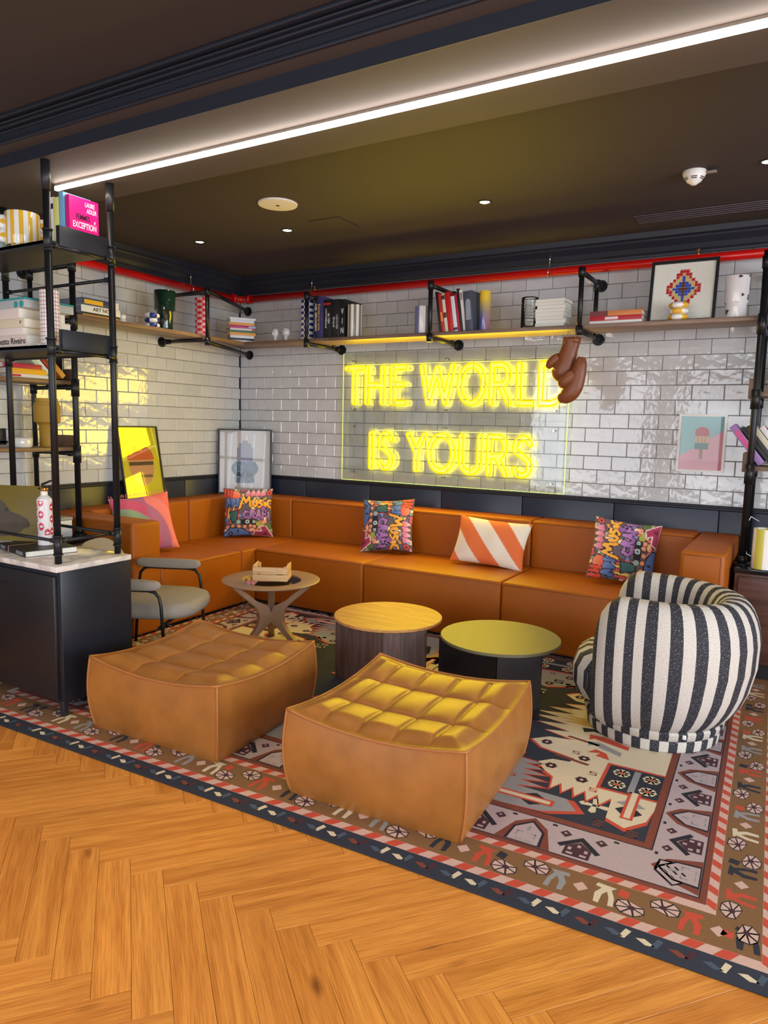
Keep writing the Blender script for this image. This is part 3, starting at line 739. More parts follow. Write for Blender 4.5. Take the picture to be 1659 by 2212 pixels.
# ================================================================== RUG
RUGC = {'navy': (38, 42, 54), 'cream': (214, 200, 172), 'red': (196, 74, 52), 'pink': (206, 172, 160), 'brown': (128, 92, 56), 'rust': (124, 62, 46),
        'lilac': (180, 162, 164), 'grey': (146, 146, 148), 'plum': (70, 36, 48), 'ink': (30, 30, 40), 'blue': (70, 84, 102), 'gold': (196, 160, 92)}
RK = list(RUGC); RM = [mat('rug_' + k, RUGC[k], .95, var=.14, vs=120, bump=.5, bs=420) for k in RK]
RW, RH, RT = 3.89, 2.95, .0075
rug = MB(); rug.rbox((0, 0, 0), (RW, RH, RT), .003, 2, RK.index('navy'))
def rp(pts, col, lay):
    a = sum(pts[i][0] * pts[(i + 1) % len(pts)][1] - pts[(i + 1) % len(pts)][0] * pts[i][1] for i in range(len(pts)))
    if a < 0: pts = pts[::-1]
    rug.add([(x, y, RT + lay * .00025) for x, y in pts], [tuple(range(len(pts)))], RK.index(col))
def rect(x0, y0, x1, y1, col, lay): rp([(x0, y0), (x1, y0), (x1, y1), (x0, y1)], col, lay)
KS = .86
def frame(d0, d1, col, lay):
    rect(d0 * KS, d0, RW - d0 * KS, d1, col, lay); rect(d0 * KS, RH - d1, RW - d0 * KS, RH - d0, col, lay); rect(d0 * KS, d1, d1 * KS, RH - d1, col, lay); rect(RW - d1 * KS, d1, RW - d0 * KS, RH - d1, col, lay)
def sides(n0):
    """four border frames: point (s along, d from the edge) -> rug coordinates"""
    return [(RW, lambda s, d: (s, d)), (RH, lambda s, d: (RW - d * KS, s)), (RW, lambda s, d: (RW - s, RH - d)), (RH, lambda s, d: (d * KS, RH - s))]
frame(.085, .125, 'pink', 1); frame(.125, .27, 'brown', 1); frame(.27, .305, 'pink', 1); frame(.305, .33, 'rust', 1); frame(.33, .525, 'lilac', 1); frame(.525, .56, 'rust', 1)
frame(.328, .333, 'ink', 2); frame(.522, .527, 'ink', 2)
for Ls, f in sides(0):
    k = 0; s = .095
    while s < Ls - .16:                                   # barber stripes
        rp([f(s, .086), f(s + .042, .086), f(s + .066, .124), f(s + .024, .124)], 'red', 2); s += .087
    s = .29
    while s < Ls - .33:
        rp([f(s, .271), f(s + .036, .271), f(s + .056, .304), f(s + .020, .304)], 'red', 2); s += .078
    s = .03; k = 0
    while s < Ls - .06:                                   # chips in the navy edge
        c = ('cream', 'blue', 'rust')[k % 3] if k % 2 == 0 else ('blue', 'plum', 'cream')[(k // 2) % 3]
        if k % 2 == 0: rp([f(s, .046), f(s + .03, .028), f(s + .056, .034), f(s + .024, .054)], c, 1)
        else: rp([f(s, .032), f(s + .016, .028), f(s + .030, .066), f(s + .013, .072)], c, 1)
        s += .044; k += 1
    s = .20; k = 0
    while s < Ls - .36:                                   # brown band: rosettes, diamonds, bent figures
        for q, dd in ((.0, .172), (.085, .222)):
            cx, cd = s + q + .03, dd
            out = [(-.05, -.012), (-.028, -.036), (.012, -.040), (.040, -.016), (.036, .014), (-.018, .034), (-.046, .022)]
            sg = 1 if q == 0 else -1
            rp([f(cx + a * sg, cd + b * sg) for a, b in out], 'ink', 2)
            for i in range(len(out)):
                a, b = out[i], out[(i + 1) % len(out)]
                cxm, cym = (a[0] + b[0]) / 3, (a[1] + b[1]) / 3
                tri = [(.0, .002), a, b]; tri = [((p[0] - cxm) * .74 + cxm, (p[1] - cym) * .74 + cym) for p in tri]
                rp([f(cx + p[0] * sg, cd + p[1] * sg) for p in tri], 'pink', 3)
            rp([f(cx + .012 * math.cos(i * PI / 3), cd + .012 * math.sin(i * PI / 3)) for i in range(6)], 'plum', 4)
        c1 = ('red', 'cream', 'navy', 'grey')[k % 4]; c2 = ('navy', 'grey', 'red', 'cream')[k % 4]
        e = s + .195
        fig = [(-.03, .045), (.03, .05), (.034, .032), (.014, .028), (.03, -.004), (.026, -.05), (.010, -.052), (.008, -.006), (-.004, .016), (-.014, -.012), (-.018, -.052), (-.034, -.05), (-.03, -.006), (-.016, .03)]
        rp([f(e + a, .198 + b) for a, b in fig], c1, 2)
        rp([f(e + .075 + a, .198 + b) for a, b in ((-.024, 0), (0, -.026), (.024, 0), (0, .026))], 'pink', 2)
        rp([f(e + .150 - a, .198 + b) for a, b in fig], c2, 2)
        rp([f(s + .01 + a, .235 + b) for a, b in ((-.03, -.02), (.0, -.028), (.006, .008), (-.024, .016))], ('red', 'navy')[k % 2], 2)
        s += .40; k += 1
    s = .44; k = 0
    while s < Ls - .50:                                   # lilac band: pentagon houses and scroll figures
        c = s
        rp([f(c - .10, .334), f(c + .10, .334), f(c + .06, .46), f(c, .515), f(c - .06, .46)], 'rust', 2)
        rp([f(c - .066, .336), f(c + .066, .336), f(c + .058, .43), f(c, .495), f(c - .058, .43)], 'ink', 3)
        rp([f(c - .055, .340), f(c + .055, .340), f(c + .049, .425), f(c, .480), f(c - .049, .425)], 'lilac', 4)
        for a, b, w, h_ in ((-.034, .40, .022, .006), (-.036, .375, .006, .03), (-.03, .35, .026, .006), (.012, .40, .022, .006), (.03, .375, .006, .03), (.006, .35, .026, .006), (-.006, .42, .012, .03)):
            rp([f(c + a, b), f(c + a + w, b), f(c + a + w, b + h_), f(c + a, b + h_)], 'grey', 5)
        c = s + .185
        rp([f(c - .075, .40), f(c, .475), f(c + .075, .40), f(c + .06, .385), f(c, .445), f(c - .06, .385)], 'ink', 2)
        rp([f(c - .045, .345), f(c + .045, .345), f(c + .045, .40), f(c, .44), f(c - .045, .40)], 'plum', 2)
        for a, b, w, h_ in ((-.034, .355, .022, .012), (.012, .355, .022, .012), (-.034, .38, .012, .018), (.022, .38, .012, .018), (-.006, .405, .012, .016)):
            rp([f(c + a, b), f(c + a + w, b), f(c + a + w, b + h_), f(c + a, b + h_)], 'lilac', 3)
        for sg in (-1, 1):
            rp([f(c + sg * .062 + a, .475 + b) for a, b in ((-.02, -.004), (.004, -.026), (.024, -.002), (0, .02))], 'plum', 2)
            rp([f(c + sg * .062 + a, .475 + b) for a, b in ((-.007, 0), (0, -.007), (.007, 0), (0, .007))], 'lilac', 3)
            rp([f(c + sg * .10, .50), f(c + sg * .118, .50), f(c + sg * .118, .512), f(c + sg * .10, .512)], 'ink', 2)
        s += .37; k += 1
# field
def serr(pts, amp, n):
    out = []
    for (a, b) in zip(pts, pts[1:] + pts[:1]):
        L_ = math.hypot(b[0] - a[0], b[1] - a[1]); m_ = max(1, int(L_ / n)); nx, ny = (b[1] - a[1]) / L_, -(b[0] - a[0]) / L_
        for i in range(m_):
            t0 = i / m_; t1 = (i + .55) / m_
            out.append((a[0] + (b[0] - a[0]) * t0, a[1] + (b[1] - a[1]) * t0)); out.append((a[0] + (b[0] - a[0]) * t1 + nx * amp, a[1] + (b[1] - a[1]) * t1 + ny * amp))
    return out
def scale(pts, c, k): return [(c[0] + (x - c[0]) * k, c[1] + (y - c[1]) * k) for x, y in pts]
def flower(x, y, r, col, lay, n=5, cc='cream'):
    for i in range(n):
        a = 2 * PI * i / n; rp([(x + r * (.6 * math.cos(a) + .42 * math.cos(b)), y + r * (.6 * math.sin(a) + .42 * math.sin(b))) for b in [2 * PI * j / 6 for j in range(6)]], col, lay)
    rp([(x + r * .3 * math.cos(b), y + r * .3 * math.sin(b)) for b in [2 * PI * j / 6 for j in range(6)]], cc, lay + 1)
def ess(x, y, r, col, lay):
    for a, b, w, h_ in ((-1, .7, 2, .3), (-1, 0, .4, 1), (-1, -.15, 2, .3), (.6, -1, .4, 1), (-1, -1, 2, .3)): rect(x + a * r, y + b * r, x + (a + w) * r, y + (b + h_) * r, col, lay)
def medallion(cx, cy, col, k=1.0):
    def P(pts): return [(cx + x * k, cy + y * k) for x, y in pts]
    core = [(-.30, -.34), (.30, -.34), (.40, -.12), (.40, .12), (.30, .34), (-.30, .34), (-.40, .12), (-.40, -.12)]
    o = serr(P(core), .055 * k, .065 * k); rp(scale(o, (cx, cy), 1.045), 'red', 2); rp(o, col, 3)
    for sg in (-1, 1):                                    # four pointed lobes left and right, two above and below
        for yy, w in ((-.27, .085), (-.09, .085), (.09, .085), (.27, .085)):
            lob = [(sg * .30, yy - w * .8), (sg * .56, yy - w * .5), (sg * .66, yy), (sg * .56, yy + w * .5), (sg * .30, yy + w * .8)]
            rp(scale(P(lob), P([(sg * .46, yy)])[0], 1.12), 'red', 3); rp(P(lob), col, 4)
            flower(cx + sg * .54 * k, cy + yy * k, .032 * k, 'plum', 5, 6)
        lob = [(-.11, sg * .30), (-.12, sg * .56), (0, sg * .68), (.12, sg * .56), (.11, sg * .30)]
        rp(scale(P(lob), P([(0, sg * .5)])[0], 1.10), 'red', 3); rp(P(lob), col, 4)
        rect(cx - .026 * k, cy + min(sg * .34, sg * .60) * k, cx + .026 * k, cy + max(sg * .34, sg * .60) * k, 'red', 5); rect(cx - .013 * k, cy + min(sg * .36, sg * .58) * k, cx + .013 * k, cy + max(sg * .36, sg * .58) * k, 'cream', 6)
        rp(P([(-.09, sg * .47), (-.03, sg * .52), (-.03, sg * .45)]), 'ink', 5); rp(P([(.09, sg * .47), (.03, sg * .52), (.03, sg * .45)]), 'ink', 5)
    rp(P([(-.20, -.17), (.20, -.17), (.20, .17), (-.20, .17)]), 'red', 4); rp(P([(-.18, -.15), (.18, -.15), (.18, .15), (-.18, .15)]), 'navy', 5)
    for a in (-.11, 0, .11):
        for b in (-.08, .08):
            if a: flower(cx + a * k, cy + b * k, .048 * k, 'cream', 6, 8, 'red')
    rect(cx - .02 * k, cy - .14 * k, cx + .02 * k, cy + .14 * k, 'grey', 6)
    for sg in (-1, 1):
        for yy in (-.24, .24):
            rp(P([(sg * .16, yy), (sg * .27, yy + .03), (sg * .33, yy - .02), (sg * .26, yy - .05), (sg * .24, yy - .01)]), 'red', 4)
            rp(P([(sg * .06, yy), (sg * .12, yy + .03), (sg * .13, yy - .03)]), 'grey', 4)
        ess(cx + sg * .285 * k, cy + .05 * k, .018 * k, 'rust', 4); ess(cx + sg * .27 * k, cy - .08 * k, .018 * k, 'grey', 4)
def half_medallion(place, col, rim):
    """sunburst growing out of the border; local a = inwards, b = along the border"""
    teeth = []
    for i in range(5): teeth += [(.165 + .05 * i, -.695 + .006 * i), (.195 + .05 * i, -.765 + .008 * i)]
    low = [(0, -.70), (.015, -.80), (.08, -.885), (.153, -.845), (.160, -.70)] + teeth + [(.41, -.635), (.455, -.60), (.505, -.53), (.455, -.475), (.385, -.465), (.37, -.425), (.53, -.385), (.595, -.32), (.53, -.255), (.42, -.235),
           (.57, -.185), (.46, -.150), (.63, -.105), (.49, -.070), (.67, -.030), (.54, -.0)]
    def tri(poly, c, lay, k=1.0):
        cen = (.22, 0); pts = [(cen[0] + (a - cen[0]) * k, b * k) for a, b in poly]
        pts = [(max(a, 0), b) for a, b in pts]; rp([place(a, b) for a, b in pts], c, lay)
    full = low + [(a, -b) for a, b in low[::-1]][1:]
    tri(full, rim, 2, 1.028); tri(full, col, 3)
    for sg in (-1, 1):
        def q(pts, c, lay): rp([place(a, sg * b) for a, b in pts], c, lay)
        q([(0, .385), (.235, .385), (.235, .635), (0, .635)], 'red', 4); q([(0, .40), (.22, .40), (.22, .62), (0, .62)], 'navy', 5)
        for a in (.045, .165):
            for b in (.455, .565): flower(*place(a, sg * b), .036, 'cream', 6, 8, 'red')
        q([(.092, .41), (.118, .41), (.118, .61), (.092, .61)], 'grey', 6)
        q([(.062, .60), (.108, .60), (.108, .82), (.062, .82)], 'red', 6); q([(.073, .60), (.097, .60), (.097, .81), (.073, .81)], 'cream', 7)
        q([(.035, .76), (.062, .73), (.062, .79)], 'ink', 6); q([(.135, .76), (.108, .73), (.108, .79)], 'ink', 6); q([(.03, .71), (.062, .68), (.062, .72)], 'grey', 6); q([(.14, .71), (.108, .68), (.108, .72)], 'grey', 6)
        for a, b in ((.445, .54), (.525, .32), (.335, .40), (.30, .60)): flower(*place(a, sg * b), .027, 'plum', 4, 6)
        for k_ in (.445, .225): q([(.30, k_), (.45, k_ - .03), (.46, k_ - .012), (.31, k_ + .018)], 'rust', 4)
        q([(.235, .36), (.30, .345), (.285, .31), (.34, .33), (.31, .28), (.26, .30)], 'red', 4)
        q([(.20, .30), (.33, .24), (.35, .26), (.36, .21), (.31, .20), (.20, .26)], 'grey', 4); q([(.18, .22), (.34, .17), (.36, .19), (.37, .13), (.30, .13), (.18, .18)], 'red', 4); q([(.20, .13), (.36, .09), (.40, .12), (.42, .07), (.33, .055), (.20, .09)], 'ink', 4)
        for a, b, c in ((.27, .52, 'rust'), (.24, .66, 'red'), (.38, .36, 'rust')): ess(*place(a, sg * b), .016, c, 4)
    rp([place(a, b) for a, b in ((.30, -.02), (.40, -.05), (.52, -.035), (.46, -.012), (.56, 0), (.46, .012), (.52, .035), (.40, .05), (.30, .02))], 'gold', 4)
    rp([place(a, b) for a, b in ((.0, -.06), (.30, -.03), (.30, .03), (0, .06))], 'red', 4)
for sx_ in (0, 1):
    for sy_ in (0, 1):
        def cf(a, b, sx_=sx_, sy_=sy_):
            x_, y_ = .445 * KS + (a - b) * .40, .445 + (a + b) * .40; return (RW - x_ if sx_ else x_, RH - y_ if sy_ else y_)
        rp([cf(-.14, -.10), cf(.02, -.10), cf(.10, 0), cf(.02, .10), cf(-.14, .10)], 'ink', 2); rp([cf(-.13, -.085), cf(.012, -.085), cf(.082, 0), cf(.012, .085), cf(-.13, .085)], 'lilac', 3)
        for a, b in ((-.09, -.05), (-.09, .03), (-.03, -.05), (-.03, .03)): rp([cf(a, b), cf(a + .035, b), cf(a + .035, b + .012), cf(a, b + .012)], 'grey', 4)
        rp([cf(-.06, -.006), cf(.04, -.006), cf(.04, .006), cf(-.06, .006)], 'grey', 4)
half_medallion(lambda a, b: (RW - .56 * KS - a, 1.50 + b), 'cream', 'red')
half_medallion(lambda a, b: (.56 * KS + a, 1.50 + b), 'cream', 'red')
half_medallion(lambda a, b: (1.945 + b * 1.36, .56 + a), 'grey', 'red')
half_medallion(lambda a, b: (1.945 + b * 1.36, RH - .56 - a), 'grey', 'red')
medallion(1.945, 1.60, 'cream', .62)
for x, y in ((3.20, .72), (2.52, 1.30), (1.37, 1.30), (.69, .72), (3.20, 2.28), (.69, 2.28)):
    for a in (0, PI / 2, PI, 3 * PI / 2):
        rp([(x + .012 * math.cos(a + .8), y + .012 * math.sin(a + .8)), (x + .05 * math.cos(a + .3), y + .05 * math.sin(a + .3)), (x + .06 * math.cos(a), y + .06 * math.sin(a)), (x + .05 * math.cos(a - .3), y + .05 * math.sin(a - .3)), (x + .012 * math.cos(a - .8), y + .012 * math.sin(a - .8))], 'cream', 2)
for x, y in ((2.70, 1.18), (2.66, 1.80), (1.20, 1.82), (1.22, 1.18), (2.50, 2.12), (1.40, 2.12), (2.72, 2.0)):
    ess(x, y, .036, 'cream', 2); ess(x, y, .027, 'navy', 3)
for x, y in ((2.78, 1.02), (1.12, 1.02), (2.78, 1.98), (1.12, 1.98)): flower(x, y, .055, 'red', 2, 5)
for x, y in ((3.24, .60), (3.36, .59), (.65, .60), (.53, .59)): ess(x, y, .02, 'rust', 2)
o = obj('area_rug', rug, RM); o.location = (.963, -3.436, 0.0005); o.rotation_euler = (0, 0, math.radians(1.79))
tag(o, 'large navy, red and cream patterned kilim-style rug under the seating group', 'rug')

# ================================================================== CORNER SOFA
LEA = mat('cognac_leather', (164, 86, 5), .48, var=.10, vs=5, bump=.12, bs=320, spec=.35)
sofa = thing('corner_sofa', 'long cognac leather corner sofa along the tiled walls', 'sofa', (1.0, -.95, 0))
SEAT, BT, FRT = .45, .787, .955
Z0 = .03
def cush(name, a, b, r=.02):
    o = obj(name, MB().rbox(a, b, r, 4), LEA, sofa); return o
g = .0015
cush('corner_seat', (.305, -1.10, Z0), (1.0, -.305, SEAT)); 
for a, b in ((1.0, 2.025), (2.025, 3.093), (3.093, 4.165)): cush('seat', (a + g, -FRT, Z0), (b - g, -.305, SEAT + .002))
cush('seat', (.305, -1.925, Z0), (1.0 + .0, -1.10 - g, SEAT + .002))
for a, b in ((.012, .86), (.86, 1.96), (1.96, 3.06), (3.06, 4.165)): cush('backrest', (a + g, -.30, Z0), (b - g, -.014, BT))
for a, b in ((-.97, -.302), (-1.925, -.97)): cush('backrest', (.014, a + g, Z0), (.30, b - g, BT))
cush('armrest', (4.168, -FRT - .012, Z0 - .01), (4.405, -.014, BT - .004), .024)
cush('armrest', (.014, -2.172, Z0 - .01), (1.012, -1.927, BT - .008), .024)
obj('plinth', MB().box((.05, -.90, .009), (4.36, -.05, Z0)).box((.05, -2.12, .009), (.94, -.90, Z0)), mat('plinth_dark', (20, 18, 17), .8), sofa)
LEAS = mat('leather_seam', (120, 58, 16), .5)
def seam(pts): obj('seam', MB().tube(pts, .0022, 6), LEAS, sofa)
for a, b in ((1.02, 2.01), (2.04, 3.08), (3.11, 4.15)): seam([(a, -FRT + .001, SEAT - .016), (b, -FRT + .001, SEAT - .016)])
for a, b in ((.88, 1.94), (1.98, 3.04), (3.08, 4.15)): seam([(a, -.300, BT - .018), (b, -.300, BT - .018)])
seam([(.999, -1.90, SEAT - .016), (.999, -1.12, SEAT - .016)])
seam([(4.19, -FRT - .012, BT - .026), (4.38, -FRT - .012, BT - .026)]); seam([(4.404, -FRT, BT - .03), (4.404, -.05, BT - .03)]); seam([(4.38, -FRT - .011, BT - .03), (4.38, -FRT - .011, .05)])

# ================================================================== OTTOMANS
TAN = mat('tan_leather', (162, 104, 46), .36, var=.36, vs=9, bump=.12, bs=260)
TANP = mat('tan_leather_piping', (170, 106, 54), .45)
def ottoman(label, cx, cy, w, d, rot, nu, nv):
    t = thing('leather_pouf', label, 'ottoman', (cx, cy, .008), rot, 'tan leather ottomans')
    h = .345
    def edge(s): return h - .040 * (1 - (2 * s - 1) ** 2) ** 1.0            # sagging edges, raised corners
    def pin(s): return .018 * (1 - (2 * s - 1) ** 2)
    def X(u, v): return (u - .5) * w * (1 + .008 * (1 - (2 * v - 1) ** 2)), (v - .5) * d * (1 + .008 * (1 - (2 * u - 1) ** 2))
    def top(u, v):
        x, y = X(u, v)
        ze = edge(u) * (1 - 0) + edge(v) - h
        e = min(u, 1 - u, v, 1 - v); k = min(1, e / .13); k = k * k * (3 - 2 * k)
        cell = (.35 + .65 * abs(math.sin(PI * nu * u)) ** .30) * (abs(math.sin(PI * nv * v)) ** .34)
        z = ze + k * (.037 + .008 * math.sin(PI * u) * math.sin(PI * v)) * (.30 + .70 * cell) + (1 - k) * .004 * cell
        z += .016 * k * ((1 - (2 * u - 1) ** 2) * (1 - (2 * v - 1) ** 2))
        return (x, y, z)
    obj('tufted_top', MB().grid(top, 75, 75), TAN, t, False)
    sd = MB(); sidef = []
    for q in range(4):
        def side(s, k, q=q):
            u, v = ((s, 0), (1, s), (1 - s, 1), (0, 1 - s))[q]; x, y = X(u, v); z1 = edge(s) - .002; z = z1 * k
            nx, ny = ((0, -1), (1, 0), (0, 1), (-1, 0))[q]
            mid = .5 + .5 * (1 - (2 * s - 1) ** 2)
            bl = .026 * math.sin(PI * k ** .8) * mid - .014 * (1 - k) ** 2
            cr = -.014 * (1 - k) ** 2.0
            x += nx * bl; y += ny * bl
            tx, ty = ((1, 0), (0, 1), (-1, 0), (0, -1))[q]; sh_ = (2 * s - 1) ** 3 * (cr + .014 * math.sin(PI * k))
            return (x + tx * sh_, y + ty * sh_, z)
        sidef.append(side); sd.grid(side, 24, 14)
    obj('side_cover', sd, TAN, t, False)
    pts = []
    for q in range(4):
        for i in range(24):
            s = i / 24; u, v = ((s, 0), (1, s), (1 - s, 1), (0, 1 - s))[q]; x, y = X(u, v); pts.append((x * 1.004, y * 1.004, edge(s) + .001))
    obj('piping', MB().tube(pts, .0055, 8, closed=True), TANP, t, False)
    for q in range(4):
        pl = []
        for i in range(13):
            k = i / 12; p1 = sidef[q](0, k); p2 = sidef[q - 1](1, k); x, y = (p1[0] + p2[0]) / 2, (p1[1] + p2[1]) / 2; pl.append((x * 1.003, y * 1.003, max(.005, p1[2])))
        obj('corner_piping', MB().tube(pl, .005, 8), TANP, t, False)
    return t
ottoman('tan leather tufted ottoman lit yellow, in front of the black round table', 3.43, -2.775, .735, .78, math.radians(3.2), 5, 3)
ottoman('tan leather tufted ottoman beside the black cabinet', 2.30, -2.815, .755, .735, math.radians(3.0), 3, 4)

# ================================================================== ROUND TABLES
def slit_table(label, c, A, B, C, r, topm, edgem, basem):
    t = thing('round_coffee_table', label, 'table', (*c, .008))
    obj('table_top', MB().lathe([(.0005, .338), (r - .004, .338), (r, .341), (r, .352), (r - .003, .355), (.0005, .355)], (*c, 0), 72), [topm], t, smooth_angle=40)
    th = .012
    def panel(p, q, nm):
        p, q = Vector(p), Vector(q); n = (q - p).normalized(); n = Vector((-n.y, n.x)) * th / 2
        obj(nm, MB().prism([tuple(p + n), tuple(p - n), tuple(q - n), tuple(q + n)], .008, .338), basem, t)
    panel(A, B, 'base_panel'); panel(B, C, 'base_panel')
    Cv = Vector(c); E_ = Cv + (Cv - Vector(B)) * .55
    panel(C, tuple(Vector(C).lerp(E_, .94)), 'base_panel'); panel(A, tuple(Vector(A).lerp(E_, .94)), 'base_panel')
oaktop = wood('oak_top', (206, 150, 84), (176, 118, 60), 1.2, .46, 0, rnd=.02, ring=9)
greyw = wood('smoked_oak', (112, 88, 82), (82, 62, 58), 1.2, .5, 2, rnd=.02, ring=9)
slit_table('round coffee table with pale oak top and smoked wood panel base', (2.718, -1.777), (2.50, -1.99), (2.85, -2.06), (3.01, -1.86), .315, oaktop, greyw, greyw)
blkt = mat('black_lacquer_table', (24, 24, 28), .25, coat=.2)
slit_table('round coffee table in black lacquer with folded panel base, beside striped armchair', (3.418, -1.795), (3.13, -1.93), (3.515, -2.085), (3.69, -1.935), .317, mat('black_top_painted_reflection', (96, 90, 62), .5, bump=.02, bs=300, spec=.8), blkt, blkt)  # olive tint puts the sign's yellow reflection into the black top's colour
XC = (1.825, -1.75)
t = thing('pedestal_table', 'round table with tinted glass inset top and three curved wooden legs', 'table', (*XC, .008))
taup = mat('taupe_lacquer_wood', (150, 116, 90), .38, var=.08, vs=20)
obj('table_top', MB().lathe([(.195, .444), (.312, .444), (.314, .447), (.314, .451), (.312, .453), (.270, .430), (.10, .424), (.18, .43), (.195, .436), (.195, .444)][0:1] + [(.195, .444), (.308, .449), (.314, .446), (.312, .441), (.27, .428), (.19, .424), (.19, .436), (.195, .444)], (*XC, 0), 72), taup, t, smooth_angle=35)
obj('glass_inset', MB().lathe([(.0005, .438), (.194, .438), (.194, .432), (.0005, .432)], (*XC, 0), 60), mat('tinted_glass', (52, 34, 26), .03, coat=1.0), t, smooth_angle=30)
for k in range(3):
    a = math.radians((249, 9, 129)[k]); ca, sa = math.cos(a), math.sin(a)
    prof = [(.27, .428), (.21, .378), (.14, .318), (.085, .268), (.063, .215), (.068, .165), (.10, .115), (.155, .062), (.205, .012)]
    vs = []; fs = []; hw = .021
    for i, (rr, zz) in enumerate(prof):
        wd = .026 if 0 < i < len(prof) - 1 else .02
        for dr, dw in ((-wd - (.034 if 3 <= i <= 5 else 0), -hw), (wd, -hw), (wd, hw), (-wd - (.034 if 3 <= i <= 5 else 0), hw)):
            r2 = max(rr + dr, .002); vs.append((XC[0] + ca * r2 - sa * dw, XC[1] + sa * r2 + ca * dw, zz + .004))
    for i in range(len(prof) - 1):
        for q in range(4): fs.append((i * 4 + q, i * 4 + (q + 1) % 4, i * 4 + 4 + (q + 1) % 4, i * 4 + 4 + q))
    fs += [(0, 1, 2, 3), tuple(len(vs) - 4 + q for q in (3, 2, 1, 0))]
    o = obj('leg', MB().add(vs, fs, 0, True), taup, t, smooth_angle=35)
    md = o.modifiers.new('round', 'BEVEL'); md.width = .004; md.segments = 2
# wooden crate on it
pine = wood('pine_board', (222, 186, 138), (190, 148, 100), 2.0, .6, 0, rnd=.05)
t = thing('wooden_crate', 'small pale wooden slatted crate on the glass-topped pedestal table', 'crate', (1.85, -1.77, .455), math.radians(28))
w, d = .22, .15; zc = .0
for z0, z1 in ((.002, .042), (.048, .09)):
    for y in (-d / 2, d / 2):
        if y > 0 and z0 > .04: continue
        obj('slat', MB().rbox((-w / 2, y - .004, z0), (w / 2, y + .004, z1), .001, 2), pine, t, False)
    for x in (-w / 2 + .004, w / 2 - .004):
        obj('end_board', MB().rbox((x - .004, -d / 2 + .005, z0), (x + .004, d / 2 - .005, z1 + (.012 if z0 > .04 else 0)), .001, 2), pine, t, False)
for x in (-w / 2 + .016, w / 2 - .016):
    for y in (-d / 2 + .012, d / 2 - .012): obj('corner_post', MB().box((x - .007, y - .007, .001), (x + .007, y + .007, .094)), pine, t, False)
obj('bottom_board', MB().box((-w / 2 + .004, -d / 2 + .004, .001), (w / 2 - .004, d / 2 - .004, .006)), pine, t, False)
def trinket(x, y, rz, label, col):
    t = thing('folded_leaflet', label, 'leaflet', (x, y, .462), rz, 'leaflets in the wooden crate')
    obj('sheet', MB().box((-.05, -.002, 0), (.05, .0, .066)).box((-.05, .0, 0), (.05, .002, .064)), mat('leaflet_' + label[:6], col, .7), t, False)
trinket(1.835, -1.79, math.radians(30), 'white folded leaflet inside the wooden crate', (228, 224, 214))
trinket(1.86, -1.755, math.radians(26), 'green folded leaflet inside the wooden crate', (112, 140, 92))

# ================================================================== STRIPED TUB CHAIR
STR = stripes_uv('striped_boucle', (212, 205, 196), (38, 38, 46), .080)
def set_uv(me, uvs):
    uv = me.uv_layers.new(name='UVMap')
    for l in me.loops: uv.data[l.index].uv = uvs[l.vertex_index]
CC = Vector((4.178, -1.705)); CROT = math.radians(4)
ch = thing('tub_chair', 'rounded tub chair in black and white striped fabric', 'armchair', (CC.x, CC.y, .008), CROT, None)
NS, NT = 96, 30; rad = .335; ext = .235
vs = []; uvs = []; fs = []
arcL = rad * PI; total = arcL + 2 * ext
def path(s):
    # from near-arm front (towards -x) round the back (+x) to far-arm front
    if s < ext: return (-(ext - s), -rad), (0, -1)
    if s > ext + arcL: return (-(s - ext - arcL), rad), (0, 1)
    a = -PI / 2 + (s - ext) / rad; return (rad * math.cos(a), rad * math.sin(a)), (math.cos(a), math.sin(a))
for i in range(NS + 1):
    s = total * i / NS; e = min(s, total - s); k = min(1, e / .13); k = math.sqrt(max(0, 1 - (1 - k) ** 2)); kk = .08 + .92 * k
    (px, py), (nx, ny) = path(s)
    ztop = .41 + .300 * (.25 + .75 * k) - .02 * math.sin(PI * s / total); zb = .085 + .06 * (1 - k)
    if e < .15:
        tx = -1; push = 0
    for j in range(NT):
        th = 2 * PI * j / NT; cx_, cz_ = math.cos(th), math.sin(th)
        hx = .098 * kk; n_ = math.copysign(abs(cx_) ** .72, cx_) * hx; zz = (ztop + zb) / 2 + math.copysign(abs(cz_) ** .62, cz_) * (ztop - zb) / 2
        f_ = (zz - zb) / (ztop - zb)
        bul = .035 * math.sin(PI * min(1, max(0, f_))) - .075 * (1 - f_) ** 2.2 if n_ > 0 else -.0 - .02 * (1 - f_)
        rr = n_ + bul * k
        vs.append((px + nx * rr, py + ny * rr, zz)); uvs.append((s + .012, zz))
for i in range(NS):
    for j in range(NT):
        q = (j + 1) % NT; fs.append((i * NT + j, i * NT + q, (i + 1) * NT + q, (i + 1) * NT + j))
mb = MB().add(vs, fs, 0, True); mb.add([], []); mb.f.append(tuple(range(NT))[::-1]); mb.m.append(0); mb.sm.append(True); mb.f.append(tuple(NS * NT + j for j in range(NT))); mb.m.append(0); mb.sm.append(True)
me = mb.mesh('shell', STR); set_uv(me, uvs); link('shell', me, ch, False)
